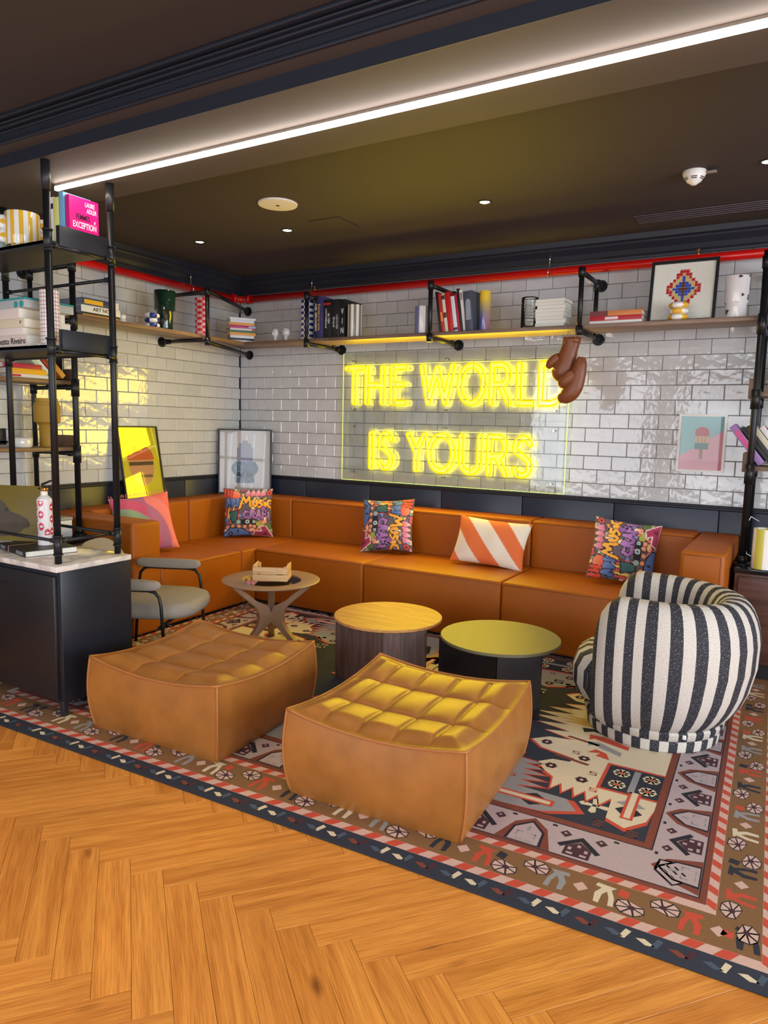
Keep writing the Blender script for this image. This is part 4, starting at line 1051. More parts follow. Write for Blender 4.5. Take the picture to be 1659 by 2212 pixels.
# seat cushion: rounded slab, stripes across
vs = []; uvs = []; fs = []; NA = 56; prof = [(.0, .0), (.7, .0), (.93, .03), (1.0, .09), (1.0, .17), (.94, .23), (.82, .262), (.5, .275), (0.02, .278)]
for r_, z_ in prof:
    for kx in range(NA):
        a = 2 * PI * kx / NA; ca, sa = math.cos(a), math.sin(a)
        x = math.copysign(abs(ca) ** .8, ca) * .345 * r_ - .03; y = math.copysign(abs(sa) ** .8, sa) * .29 * r_
        vs.append((x, y, .125 + z_)); uvs.append((y + .5 if z_ > .2 or z_ < .1 else y + .5, x))
for i in range(len(prof) - 1):
    for kx in range(NA):
        q = (kx + 1) % NA; fs.append((i * NA + kx, i * NA + q, (i + 1) * NA + q, (i + 1) * NA + kx))
me = MB().add(vs, fs, 0, True).mesh('seat_cushion', STR); set_uv(me, uvs); link('seat_cushion', me, ch, False)
for nm, z0, z1, r0, ph in (('upper_base', .058, .105, .318, .02), ('base_ring', .0, .060, .305, .055)):
    vs = []; uvs = []; fs = []; pr_ = [(r0 * .2, z0), (r0 * .97, z0), (r0, z0 + .008), (r0 + .006, z1 - .01), (r0, z1), (r0 * .2, z1)]
    for r_, z_ in pr_:
        for kx in range(NA + 1):
            a = 2 * PI * kx / NA; vs.append((r_ * math.cos(a) + .01, r_ * math.sin(a), z_)); uvs.append((a * .306 + ph, z_))
    for i in range(len(pr_) - 1):
        for kx in range(NA): fs.append((i * (NA + 1) + kx, i * (NA + 1) + kx + 1, (i + 1) * (NA + 1) + kx + 1, (i + 1) * (NA + 1) + kx))
    me = MB().add(vs, fs, 0, True).mesh(nm, STR); set_uv(me, uvs); me.set_sharp_from_angle(angle=.7); link(nm, me, ch, False)
obj('fabric_tag', MB().rbox((.17, -.385, .12), (.185, -.375, .138), .001, 2), WHITE, ch, False)

# ================================================================== GREY ARMCHAIR behind the cabinet
WOOL = mat('grey_wool', (150, 140, 128), .95, var=.10, vs=260, bump=.4, bs=500)
ac = thing('grey_armchair', 'grey felt armchair with thin black tube frame beside the cabinet', 'armchair', (1.39, -2.378, .008), math.radians(25))
def pad(name, outline, z0, z1, r):
    n = len(outline); vs = []; fs = []; cx_ = sum(p[0] for p in outline) / n; cy_ = sum(p[1] for p in outline) / n
    lv = [(0.02, z0), (.86, z0), (.96, z0 + r * .3), (1.0, z0 + r), (1.0, z1 - r), (.97, z1 - r * .35), (.88, z1), (.02, z1 + .006)]
    for k, z in lv:
        for p in outline: vs.append((cx_ + (p[0] - cx_) * k, cy_ + (p[1] - cy_) * k, z))
    for i in range(len(lv) - 1):
        for q in range(n): fs.append((i * n + q, i * n + (q + 1) % n, (i + 1) * n + (q + 1) % n, (i + 1) * n + q))
    return obj(name, MB().add(vs, fs, 0, True), WOOL, ac, False)
def supe(cx_, cy_, a, b, e=.55, n=36): return [(cx_ + math.copysign(abs(math.cos(t)) ** e, math.cos(t)) * a, cy_ + math.copysign(abs(math.sin(t)) ** e, math.sin(t)) * b) for t in [2 * PI * i / n for i in range(n)]]
pad('seat', supe(.04, 0, .31, .265, .62), .312, .405, .035)
for s_ in (-1, 1): pad('armrest', supe(.0, s_ * .315, .215, .034, .7), .505, .557, .022)
bk = MB().grid(lambda u, v: (-.27 - .08 * v + .05 * (2 * u - 1) ** 2, (u - .5) * .48 * (1 - .1 * v * v), .47 + .25 * math.sqrt(max(0, v)) * (1 - .22 * (2 * u - 1) ** 4)), 24, 12)
o = obj('backrest', bk, WOOL, ac, False); md = o.modifiers.new('thickness', 'SOLIDIFY'); md.thickness = .045; md = o.modifiers.new('soft', 'BEVEL'); md.width = .015; md.segments = 3
for s_ in (-1, 1):
    y = s_ * .315
    obj('leg_frame', MB().tube([(.24, y * 1.02, .0), (.215, y, .41), (.205, y, .465), (.18, y, .493), (.14, y, .501), (-.13, y, .501), (-.16, y, .493), (-.185, y, .465), (-.195, y, .41), (-.23, y * 1.02, 0)], .0095, 12), PIPE, ac, False)
obj('cross_bar', MB().cyl((.20, -.315, .29), (.20, .315, .29), .009, 12).cyl((-.195, -.315, .29), (-.195, .315, .29), .009, 12).cyl((.2, -.12, .29), (.2, -.12, .32), .009).cyl((-.195, -.315, .29), (-.27, -.12, .50), .008).cyl((-.195, .315, .29), (-.27, .12, .50), .008), PIPE, ac, False)

# ================================================================== PRINTED GRIDS
def cgrid(name, fn, nu, nv, img, m, parent, world=False, flip=False, extra=None):
    """grid surface whose 'Col' attribute carries a print; img(u, v) -> sRGB 0-255"""
    b = MB().grid(fn, nu, nv, flip=flip); cols = [img(i / nu, j / nv) for j in range(nv + 1) for i in range(nu + 1)]
    if extra: nb = len(b.v); b.grid(extra, nu, nv, flip=not flip); cols = cols + cols
    me = b.mesh(name, m); at = me.color_attributes.new('Col', 'FLOAT_COLOR', 'POINT')
    flat = []
    for c in cols: flat += [*s2l(c), 1.0]
    at.data.foreach_set('color', flat)
    return link(name, me, parent, world)
class Canvas:
    def __init__(s, n, bg):
        s.n = n; s.a = np.zeros((n, n, 3)); s.a[:] = bg; g = (np.arange(n) + .5) / n; s.X, s.Y = np.meshgrid(g, g, indexing='xy')
    def sd(s, pts, closed=False):
        d = np.full((s.n, s.n), 9.0); P = list(pts) + ([pts[0]] if closed else [])
        if len(P) == 1: return np.hypot(s.X - P[0][0], s.Y - P[0][1])
        for (ax, ay), (bx, by) in zip(P[:-1], P[1:]):
            dx, dy = bx - ax, by - ay; t = np.clip(((s.X - ax) * dx + (s.Y - ay) * dy) / (dx * dx + dy * dy + 1e-12), 0, 1)
            d = np.minimum(d, np.hypot(s.X - ax - t * dx, s.Y - ay - t * dy))
        return d
    def stroke(s, pts, r, col, ol=0.0, oc=(28, 24, 34), closed=False, grad=None):
        d = s.sd(pts, closed)
        if ol: s.a[d < r + ol] = oc
        m = d < r
        s.a[m] = col
        if grad is not None:
            k = np.clip((s.Y - min(p[1] for p in pts) + r) / (max(p[1] for p in pts) - min(p[1] for p in pts) + 2 * r), 0, 1)[m][:, None]; s.a[m] = np.array(col) * (1 - k) + np.array(grad) * k
    def poly(s, pts, col, ol=0.0, oc=(28, 24, 34)):
        ins = np.zeros((s.n, s.n), bool); n = len(pts)
        for i in range(n):
            (x0, y0), (x1, y1) = pts[i], pts[(i + 1) % n]
            c = ((y0 > s.Y) != (y1 > s.Y)) & (s.X < (x1 - x0) * (s.Y - y0) / (y1 - y0 + 1e-12) + x0); ins ^= c
        if ol: s.a[s.sd(pts, True) < ol] = oc
        s.a[ins] = col
        if ol: s.a[(s.sd(pts, True) < ol * .5)] = oc
    def get(s, u, v):
        return s.a[min(s.n - 1, int(v * s.n)), min(s.n - 1, int(u * s.n))]

def graffiti():
    c = Canvas(150, (104, 94, 104)); rr = random.Random(5)
    pal = [(236, 120, 84), (112, 142, 200), (230, 140, 168), (116, 152, 116), (242, 206, 132), (184, 76, 108), (90, 110, 172), (248, 230, 196), (222, 110, 76), (140, 172, 180)]
    for _ in range(70):
        x, y = rr.random(), rr.random(); c.stroke([(x, y), (x + rr.uniform(-.08, .08), y + rr.uniform(-.06, .06))], rr.uniform(.02, .05), pal[rr.randrange(len(pal))], .008, grad=pal[rr.randrange(len(pal))])
    # top: red balloon and pink letters
    c.stroke([(.26, .86)], .095, (236, 96, 66), .01, grad=(240, 150, 120))
    for x in (.02, .09, .15): c.stroke([(x, .80), (x + .02, .96)], .026, (226, 88, 64), .008)
    for i, x in enumerate((.48, .58, .68, .78)): c.stroke([(x, .86), (x + .03, .95), (x + .05, .88)], .03, (222, 110, 140), .007, grad=(240, 190, 200))
    c.stroke([(.93, .90)], .05, (222, 84, 74), .01); c.stroke([(.93, .90)], .02, (40, 30, 36))
    # blue letters
    for p in ([(.05, .62), (.09, .78), (.14, .64)], [(.17, .62), (.18, .76), (.23, .74), (.21, .66)], [(.28, .62), (.29, .77)], [(.34, .62), (.34, .72)]): c.stroke(p, .026, (74, 98, 160), .009, grad=(120, 150, 200))
    # yellow drips, teal cup
    for x in (.04, .09, .14, .19, .24, .29): c.stroke([(x, .40 + .02 * math.sin(x * 40)), (x + .01, .57)], .021, (228, 196, 104) if int(x * 100) % 2 else (206, 90, 86), .007)
    c.poly([(.11, .50), (.30, .53), (.27, .30), (.16, .30)], (62, 104, 104), .012)
    # orange word
    W_ = [[(.33, .58), (.41, .82), (.46, .70), (.52, .82), (.55, .62)], [(.60, .74), (.60, .65), (.65, .62), (.68, .66), (.68, .75)], [(.80, .74), (.74, .75), (.73, .70), (.79, .67), (.78, .62), (.72, .61)], [(.86, .60), (.86, .70)], [(.97, .74), (.92, .73), (.91, .65), (.97, .60)]]
    for p in W_: c.stroke(p, .036, (28, 22, 30))
    for p in W_: c.stroke(p, .024, (244, 162, 52), 0, grad=(250, 190, 80))
    c.stroke([(.86, .79)], .024, (244, 162, 52), .01)
    # purple letters
    Pw = [[(.50, .50), (.44, .52), (.41, .44), (.46, .38), (.51, .40)], [(.55, .38), (.56, .54), (.62, .52), (.58, .46), (.63, .38)], [(.67, .38), (.72, .54), (.76, .38)], [(.69, .43), (.75, .43)], [(.80, .36), (.81, .54), (.88, .53)], [(.81, .46), (.86, .46)], [(.95, .36), (.93, .50)]]
    for p in Pw: c.stroke(p, .034, (38, 28, 46))
    for p in Pw: c.stroke(p, .022, (154, 96, 166), 0, grad=(186, 136, 192))
    c.stroke([(.82, .57)], .05, (154, 96, 166), .012)
    # black machine with pale discs
    c.poly([(.28, .24), (.68, .24), (.66, .35), (.30, .35)], (34, 34, 42)); c.stroke([(.31, .30)], .045, (150, 178, 172), .008)
    for x, r in ((.49, .042), (.62, .03)): c.stroke([(x, .30)], r, (196, 214, 206), .006); c.stroke([(x, .30)], r * .4, (50, 80, 90))
    # row of orange heads, green bush
    for x in (.08, .19, .32, .44, .55, .63): c.stroke([(x, .20 - .012 * math.sin(x * 30))], .052, (80, 52, 48)); c.stroke([(x, .20 - .012 * math.sin(x * 30))], .037, (226, 138, 96), 0, grad=(240, 170, 130))
    c.stroke([(.71, .26), (.78, .22)], .05, (164, 164, 74), .008); c.stroke([(.93, .22)], .06, (92, 116, 66), .01)
    # blue car, maroon arrow
    c.poly([(.0, .0), (.02, .08), (.10, .13), (.14, .18), (.26, .17), (.42, .14), (.53, .07), (.55, .0)], (88, 118, 176), .012)
    c.stroke([(.15, .05)], .045, (34, 34, 44)); c.stroke([(.15, .05)], .022, (150, 120, 130)); c.stroke([(.30, .12), (.30, .08)], .014, (40, 40, 52))
    c.poly([(.60, .0), (.64, .10), (.78, .10), (.74, .20), (.86, .22), (.97, .06), (1.0, .0)], (160, 52, 82), .012, (240, 200, 200)); c.poly([(.70, .02), (.82, .04), (.86, .13), (.90, .03)], (108, 30, 58))
    return c
GRAF = graffiti()
CLOTH = printed('printed_cloth', .85, bump=.15)
def pillow(label, w, h, img, m, n=90, thick=.075, group=None, name='throw_pillow'):
    t = thing(name, label, 'pillow', (0, 0, 0), 0, group)
    def sh(u, v, s):
        a, b = 2 * u - 1, 2 * v - 1
        k = max(0, (1 - abs(a) ** 2.6)) ** .55 * max(0, (1 - abs(b) ** 2.6)) ** .55
        return (a * w / 2 * (1 - .075 * (1 - b * b) * abs(a)), s * thick * k + .004 * math.sin(9 * a) * k * s, h / 2 + b * h / 2 * (1 - .075 * (1 - a * a) * abs(b)))
    cgrid('cover', lambda u, v: sh(u, v, -1), n, n, img, m, t, extra=lambda u, v: sh(u, v, 1))
    return t
def place(t, M): t.matrix_basis = M
def lean_M(x, y, z, yaw, lean, spin=0.0, h=0.0, w=0.0):
    """stand on its lower edge at (x, y, z), facing -y turned by yaw, leaning back; spin turns the print in its own plane"""
    return Matrix.Translation((x, y, z)) @ Matrix.Rotation(yaw, 4, 'Z') @ Matrix.Rotation(-lean, 4, 'X') @ Matrix.Translation((0, 0, h / 2)) @ Matrix.Rotation(spin, 4, 'Y') @ Matrix.Translation((0, 0, -h / 2))
gi = lambda u, v: GRAF.get(u, v)
p0 = pillow('graffiti print pillow upright in the sofa corner below the grey poster', .43, .43, gi, CLOTH, group='graffiti print pillows')
place(p0, lean_M(.60, -.575, .455, math.radians(40), math.radians(10), 0, .43))
def pcopy(label, M):
    t = p0.copy(); COL.objects.link(t); t['label'] = label
    for ch_ in p0.children:
        c = ch_.copy(); COL.objects.link(c); c.parent = t
    t.matrix_basis = M
pcopy('graffiti print pillow turned sideways on the sofa below the neon sign', lean_M(1.945, -.51, .462, math.radians(13), math.radians(20), math.radians(86), .43))
pcopy('graffiti print pillow tilted on the sofa beside the striped tub chair', lean_M(3.775, -.55, .462, math.radians(14), math.radians(24), math.radians(-84), .43))
def orange_img(u, v):
    k = (u * .56 + v * .36 * .92) / .155
    return (222, 112, 58) if (k + .45) % 2 < 1 else (232, 220, 202)
t = pillow('orange and cream diagonally striped oblong pillow on the sofa', .56, .36, orange_img, CLOTH, 80, .07)
place(t, lean_M(2.815, -.535, .458, math.radians(3), math.radians(26), math.radians(3), .36))
def pink_img(u, v):
    d = math.hypot(u - .1, v - .2)
    cs = ((236, 110, 100), (240, 150, 90), (150, 176, 140), (214, 90, 120), (180, 110, 140), (240, 130, 120))
    return cs[int(d * 5.2 + .9 * (u > .55)) % 6]
t = pillow('pink and coral patchwork pillow with fringe behind the sofa armrest', .45, .45, pink_img, CLOTH, 60, .07)
place(t, lean_M(.52, -1.62, .458, math.radians(62), math.radians(20), math.radians(-6), .45))
fr = MB()
for i in range(46):
    x = -.21 + .42 * i / 45; fr.tube([(x, 0, .445), (x + R.uniform(-.012, .012), R.uniform(-.008, .008), .468)], .0016, 5)
o = obj('fringe', fr, mat('fringe_threads', (232, 150, 120), .9), t, False); o['kind'] = 'stuff'

# ================================================================== FRAMED PICTURES
def picture(name, label, w, h, fw, framem, M, art, mats, group=None, glass=True, dep=.02):
    """frame of four mitred bars, backing, printed shapes, glass; lower edge on the local origin, facing -y"""
    t = thing(name, label, 'picture', (0, 0, 0), 0, group)
    for a in range(4):
        bar = {0: [(-w / 2, 0), (w / 2, 0), (w / 2 - fw, fw), (-w / 2 + fw, fw)], 1: [(w / 2, 0), (w / 2, h), (w / 2 - fw, h - fw), (w / 2 - fw, fw)], 2: [(w / 2, h), (-w / 2, h), (-w / 2 + fw, h - fw), (w / 2 - fw, h - fw)], 3: [(-w / 2, h), (-w / 2, 0), (-w / 2 + fw, fw), (-w / 2 + fw, h - fw)]}[a]
        b = MB().prism(bar, 0, dep); b.v = [(x, -z, y) for x, y, z in b.v]; obj('frame_bar', b, framem, t, False)
    b = MB().box((-w / 2 + .003, -.006, .003), (w / 2 - .003, -.001, h - .003)); obj('backing', b, mats[0], t, False)
    b = MB()
    for poly, mi, lay in art:
        a = sum(poly[i][0] * poly[(i + 1) % len(poly)][1] - poly[(i + 1) % len(poly)][0] * poly[i][1] for i in range(len(poly)))
        if a < 0: poly = poly[::-1]
        b.add([(x, -.0066 - .0006 * lay, y) for x, y in poly], [tuple(range(len(poly)))], mi)
    obj('print', b, mats, t, False)
    if glass: obj('glass_pane', MB().box((-w / 2 + fw * .6, -.0125, fw * .6), (w / 2 - fw * .6, -.0115, h - fw * .6)), GLASSP, t, False)
    t.matrix_basis = M
    return t
def ell(cx, cy, a, b, a0=0, a1=360, n=28): return [(cx + a * math.cos(math.radians(a0 + (a1 - a0) * i / n)), cy + b * math.sin(math.radians(a0 + (a1 - a0) * i / n))) for i in range(n + (0 if a1 - a0 == 360 else 1))]
def rc(x0, y0, x1, y1): return [(x0, y0), (x1, y0), (x1, y1), (x0, y1)]
BF = mat('black_frame', (24, 24, 27), .4)
# pastel lolly print on the tiled wall
a = [(rc(-.135, .015, .135, .375), 0, 0), ([(-.135, .015), (.135, .015), (.135, .285), (-.135, .105)], 1, 1), ([(-.135, .015), (.135, .015), (.135, .075), (-.02, .082), (-.135, .072)], 2, 2),
     (rc(-.042, .155, .044, .270), 3, 3), (ell(.001, .270, .043, .036, 0, 180), 4, 3), (rc(-.042, .244, .044, .271), 4, 4), (rc(-.042, .198, .044, .244), 5, 4), (rc(-.010, .088, .011, .155), 6, 4)]
for x in (-.022, .0, .022): a.append((rc(x - .002, .165, x + .002, .285), 7, 5))
picture('lolly_print', 'white framed pastel ice lolly print hanging on the tiled wall', .300, .392, .016, WHITE, Matrix.Translation((4.126, -.002, 1.184)), a,
        [mat('art_mint', (142, 190, 190), .8), mat('art_pink', (226, 160, 172), .8), mat('art_pink_dark', (216, 142, 156), .8), mat('art_teal', (52, 122, 116), .7), mat('art_red', (196, 52, 62), .7), mat('art_straw', (220, 176, 112), .7), mat('art_stick', (170, 110, 70), .7), mat('art_shade', (150, 110, 84), .8)])
# mosaic picture on the shelf: white studded board with a plain block pattern
w, h = .40, .40; a = [(rc(-.185, .015, .185, .385), 0, 0)]; px = .0185
rr = random.Random(3)
for i in range(-5, 6):
    for j in range(-6, 7):
        d_ = abs(i) + abs(j) * .8
        if d_ < 6.2:
            c_ = 1 if d_ > 4.6 else (2 if d_ > 3.2 else (3 if d_ > 1.7 else 4)); a.append((rc((i - .47) * px, .215 + (j - .47) * px, (i + .47) * px, .215 + (j + .47) * px), c_, 1))
pf = picture('mosaic_picture', 'black framed white studded board with red, tan and blue blocks on the shelf', w, h, .018, BF,
        Matrix.Translation((3.985, -.345, ST)) @ Matrix.Rotation(math.radians(-9), 4, 'X') , a,
        [mat('board_white', (226, 222, 210), .5), mat('brick_red', (186, 30, 34), .4), mat('brick_tan', (204, 176, 118), .4), mat('brick_blue', (34, 76, 168), .4), mat('brick_brown', (96, 42, 22), .4)], glass=False)
st = MB()
for i in range(30):
    for j in range(30):
        x, z = -.18 + .36 * (i + .5) / 30, .02 + .36 * (j + .5) / 30; s_ = .0036; y = -.0075
        st.add([(x - s_, y, z - s_), (x + s_, y, z - s_), (x + s_, y, z + s_), (x - s_, y, z + s_), (x - s_ * .8, y - .0012, z - s_ * .8), (x + s_ * .8, y - .0012, z - s_ * .8), (x + s_ * .8, y - .0012, z + s_ * .8), (x - s_ * .8, y - .0012, z + s_ * .8)], [(4, 5, 6, 7), (0, 1, 5, 4), (1, 2, 6, 5), (2, 3, 7, 6), (3, 0, 4, 7)], 0)
# studs take the colour of the block beneath
for fi, f in enumerate(st.f):
    vx = st.v[f[0]][0]; vz = st.v[f[0]][2] - .215; i, j = round(vx / px), round(vz / px); d_ = abs(i) + abs(j) * .8
    st.m[fi] = 0 if d_ >= 6.2 or abs(i) > 5 or abs(j) > 6 else (1 if d_ > 4.6 else (2 if d_ > 3.2 else (3 if d_ > 1.7 else 4)))
o = obj('studs', st, [_M['board_white'], _M['brick_red'], _M['brick_tan'], _M['brick_blue'], _M['brick_brown']], pf, False); o['kind'] = 'stuff'
# yellow poster leaning on the left wall, plain stand-in shapes
w, h = .385, .60
a = [(rc(-w / 2, .002, w / 2, h - .002), 0, 0), (ell(0, .30, .125, .165), 1, 1), (ell(0, .345, .135, .13, 0, 180), 2, 2), (rc(-.125, .300, .125, .330), 3, 3), (rc(-.10, .20, .10, .222), 4, 3)]
picture('yellow_poster', 'black framed yellow poster leaning on the sofa back against the tiled wall', w + .02, h + .02, .010, BF,
        Matrix.Translation((.135, -1.285, BT)) @ Matrix.Rotation(PI / 2, 4, 'Z') @ Matrix.Rotation(math.radians(-10), 4, 'X'), a,
        [mat('art_yellow', (214, 200, 28), .6), mat('art_peach', (206, 150, 106), .6), mat('art_orange', (206, 96, 30), .6), mat('art_brown', (84, 56, 30), .6), mat('art_umber', (120, 92, 52), .6)])
# grey poster across the corner, plain stacked block shape
w, h = .47, .60; cy = .30
a = [(rc(-w / 2, .0, w / 2, h), 0, 0), (rc(-.085, .10, .085, .20), 1, 1), (ell(0, .235, .125, .085), 1, 1), (rc(-.10, .20, .10, .30), 1, 2), (rc(-.075, .30, .075, .43), 2, 2), (rc(-.055, .43, .055, .47), 2, 3), (rc(-.025, .47, .025, .495), 2, 3)]
rr = random.Random(9)
for i in range(120):
    x, y = rr.uniform(-.10, .09), rr.uniform(.11, .29); a.append((rc(x, y, x + rr.uniform(.006, .014), y + rr.uniform(.005, .012)), rr.choice((3, 4, 5)), 4))
for x0 in (-.16, -.02, .05, .15): a.append(([(x0, .05), (x0 + .02, .05), (x0 + .045, .55), (x0 + .03, .55)], 6, 1))
picture('grey_poster', 'black framed pale grey poster standing across the corner behind a graffiti pillow', w + .02, h, .012, BF,
        Matrix.Translation((.245, -.215, BT)) @ Matrix.Rotation(math.radians(36), 4, 'Z') @ Matrix.Rotation(math.radians(-4), 4, 'X'), a,
        [mat('art_grey', (200, 192, 184), .6), mat('art_slate', (96, 112, 132), .6), mat('art_steel', (150, 150, 166), .6), mat('art_deep', (60, 84, 110), .6), mat('art_sky', (150, 172, 196), .6), mat('art_sage', (120, 140, 120), .6), mat('art_pale', (214, 218, 226), .6)])

# ================================================================== BOXING GLOVES
GLV = mat('brown_glove_leather', (122, 66, 34), .4, var=.12, vs=30, bump=.2, bs=160)
LACE = mat('glove_lace', (150, 96, 60), .8)
def glove(label, rows, thumb, y0, cuff, lace):
    t = thing('boxing_glove', label, 'boxing glove', (3.353, y0, 1.7), 0, 'brown boxing gloves')
    K, KZ = .00047, .000429
    def P(x, z, dy=0): return Vector((3.353 + (x - 475) * K, y0 + dy, 2.055 - (z - 150) * KZ))
    def body(rows, name, dy=0, sub=4):
        pts = []; rs = []
        for (a, b) in zip(rows[:-1], rows[1:]):
            for i in range(sub):
                f = i / sub; pts.append(P(a[0] + (b[0] - a[0]) * f, a[1] + (b[1] - a[1]) * f, dy)); rs.append((a[2] + (b[2] - a[2]) * f) * K * 1.03)
        pts.append(P(rows[-1][0], rows[-1][1], dy)); rs.append(rows[-1][2] * K * 1.03)
        n = len(pts)
        for _ in range(2):
            pts = [pts[0]] + [(pts[i - 1] + pts[i] * 2 + pts[i + 1]) / 4 for i in range(1, n - 1)] + [pts[-1]]; rs = [rs[0]] + [(rs[i - 1] + rs[i] * 2 + rs[i + 1]) / 4 for i in range(1, n - 1)] + [rs[-1]]
        d = (pts[-1] - pts[-2]).normalized(); r0 = rs[-1]; p_ = pts[-1]
        for k in (.4, .7, .9, .99): pts.append(p_ + d * r0 * k * .7); rs.append(r0 * math.sqrt(1 - k * k))
        m = MB().tube(pts, rs, 22); yc = y0 + dy
        m.v = [(x, yc + (y - yc) * .72, z) for x, y, z in m.v]
        return obj(name, m, GLV, t)
    b = body(rows, 'glove_body'); body(thumb, 'thumb', -.012)
    if cuff:
        m = MB().tube([P(475, 152), P(475, 200), P(472, 236)], [.060, .0595, .057], 22); m.v = [(x, y0 + (y - y0) * .72, z) for x, y, z in m.v]; obj('cuff', m, GLV, t)
        for q in range(4): obj('lacing', MB().tube([P(430 - q * 6, 270 + q * 40, -.042), P(395 - q * 6, 290 + q * 40, -.046)], .0016, 6), LACE, t)
    for l in lace: obj('lace', MB().tube([P(x, z, dy) for x, z, dy in l], .0016, 6), LACE, t)
glove('brown leather boxing glove hanging by its lace, the higher of the pair', [(475, 155, 124), (470, 230, 120), (455, 300, 114), (425, 430, 128), (395, 560, 142), (365, 640, 144), (335, 690, 138), (310, 715, 118)],
      [(320, 450, 66), (250, 485, 74), (190, 545, 66), (165, 580, 46)], -.535, True, [[(430, 60, -.02), (432, 160, -.04), (400, 260, -.05)], [(445, 60, .0), (452, 170, -.035)]])
glove('brown leather boxing glove hanging by its lace, the lower of the pair', [(655, 460, 46), (642, 540, 84), (622, 660, 102), (602, 790, 108), (575, 900, 116), (520, 1000, 120), (440, 1060, 100), (390, 1080, 70)],
      [(575, 700, 64), (510, 760, 88), (435, 828, 88), (392, 862, 66)], -.575, False, [[(555, 0, .03), (558, 160, -.01), (552, 330, .0), (600, 470, .02)]])

# ================================================================== VASES AND ORNAMENTS
def vase(name, label, cat, c, prof, mf, mats, seg=48, group=None, sy=1.0):
    t = thing(name, label, cat, c, 0, group)
    inner = [(r - .006, z) for r, z in reversed(prof) if z > .012 and r > .012]
    full = [(.0005, 0.0005)] + list(prof) + [(max(p[0], .0005), p[1]) for p in inner] + [(.0005, .013)]
    obj('body', MB().lathe(full, c, seg, mf=mf, sy=sy), mats, t, smooth_angle=45)
    return t
BLUE = mat('glaze_blue', (28, 48, 124), .15, coat=.4); REDG = mat('glaze_red', (208, 40, 40), .18, coat=.3); PINKG = mat('glaze_pink', (226, 176, 186), .18, coat=.3)
GREENG = mat('glaze_bottle_green', (16, 40, 30), .08, coat=.6); YEL = mat('glaze_yellow', (226, 176, 50), .15, coat=.4); OCH = mat('matte_ochre', (176, 134, 40), .6, var=.06, vs=60)
OLIVE = mat('glaze_olive', (134, 122, 92), .2, coat=.3); LIME = mat('glaze_lime', (206, 200, 86), .15, coat=.4)
# blue and white checkered
def steps(h, n, r): return [(r, h * i / n) for i in range(n + 1)]
vase('checkered_vase', 'tall blue and white checkered cylinder vase behind a shelf bracket', 'vase', (1.075, -.37, ST), steps(.325, 14, .058), lambda i, k: 0 if ((i - 1) + k // 6) % 2 else 1, [CERW, BLUE])
vase('checkered_vase', 'tall red and pink checkered cylinder vase on the shelf', 'vase', (.355, -.86, ST), steps(.315, 14, .058), lambda i, k: 0 if ((i - 1) + k // 6) % 2 else 1, [PINKG, REDG])
gp = [(.062, 0), (.062, .145), (.066, .150), (.080, .152), (.080, .165), (.083, .295), (.079, .302)]
vase('green_vase', 'two-step glossy dark green vase on the shelf', 'vase', (.37, -1.275, ST), gp, None, [GREENG])
def ringvase(label, c, cols, flip, r=.055):
    t = thing('ring_vase', label, 'vase', c, 0, 'small checked ring vases')
    for q in range(3):
        z = .020 + q * .036; pr_ = [(r - .026 + .026 * math.cos(a) + .0, z + .0185 * math.sin(a)) for a in [-PI / 2 + PI * i / 10 for i in range(11)]]
        obj('ring', MB().lathe([(.012, z - .0185)] + pr_ + [(.012, z + .0185)], c, 36, mf=lambda i, k, q=q: (k // 6 + q) % 2), cols, t)
ringvase('small blue and white checked ring vase beside the green vase', (.40, -1.43, ST), [CERW, BLUE], 0, .058)
ringvase('small yellow and white checked ring vase in front of the mosaic picture', (3.985, -.44, ST), [CERW, YEL], 1, .060)
# striped olive vase (scalloped), pale multicolour striped vase
sp = steps(.255, 4, .058)
vase('striped_vase', 'olive and white vertically striped vase beside the black wine books', 'vase', (1.552, -.39, ST), sp, lambda i, k: (k // 3) % 2, [CERW, OLIVE], 48)
vase('striped_vase', 'pale grey and lavender striped cylinder vase behind a shelf bracket', 'vase', (2.16, -.38, ST), steps(.205, 3, .062), lambda i, k: (0, 1, 0, 2)[(k // 5) % 4], [CERW, mat('glaze_lavender', (120, 122, 162), .15, coat=.4), mat('glaze_greybrown', (110, 100, 98), .2)], 40)
# gradient tube vase
t = thing('gradient_vase', 'slim cylinder vase fading from yellow to blue and pink', 'vase', (2.662, -.38, ST))
def tubecol(u, v):
    a, b, c_ = np.array((66, 82, 150)), np.array((200, 130, 130)), np.array((226, 190, 60)); s_ = .5 + .5 * math.sin(2 * PI * u + 1)
    low = a * (1 - s_) + b * s_; k = min(1, max(0, (v - .25) / .55)); mid = np.array((150, 160, 130))
    return low * (1 - k) + (mid * (1 - k) + c_ * k) * k
cgrid('body', lambda u, v: (.040 * math.cos(2 * PI * u), .040 * math.sin(2 * PI * u), .285 * v), 36, 24, tubecol, printed('gradient_glaze', .12, .5), t)
obj('inner_wall', MB().lathe([(.040, .285), (.036, .285), (.036, .02), (.0005, .02)], (0, 0, 0), 30), _M['glaze_yellow'], t, False)
# textured glass
t = thing('glass_vase', 'clear ribbed glass vase beside a pile of pale books', 'vase', (3.0, -.38, ST))
obj('body', MB().lathe([(.0005, 0), (.056, 0), (.060, .01)] + [(.059 + .0018 * math.sin(i * 1.9), .012 + i * .0066) for i in range(31)] + [(.056, .216)] + [(.054, .20), (.053, .02), (.0005, .016)], (3.0, -.38, ST), 40), clear('ribbed_glass', (.96, .97, .96), 1.0, .08), t)
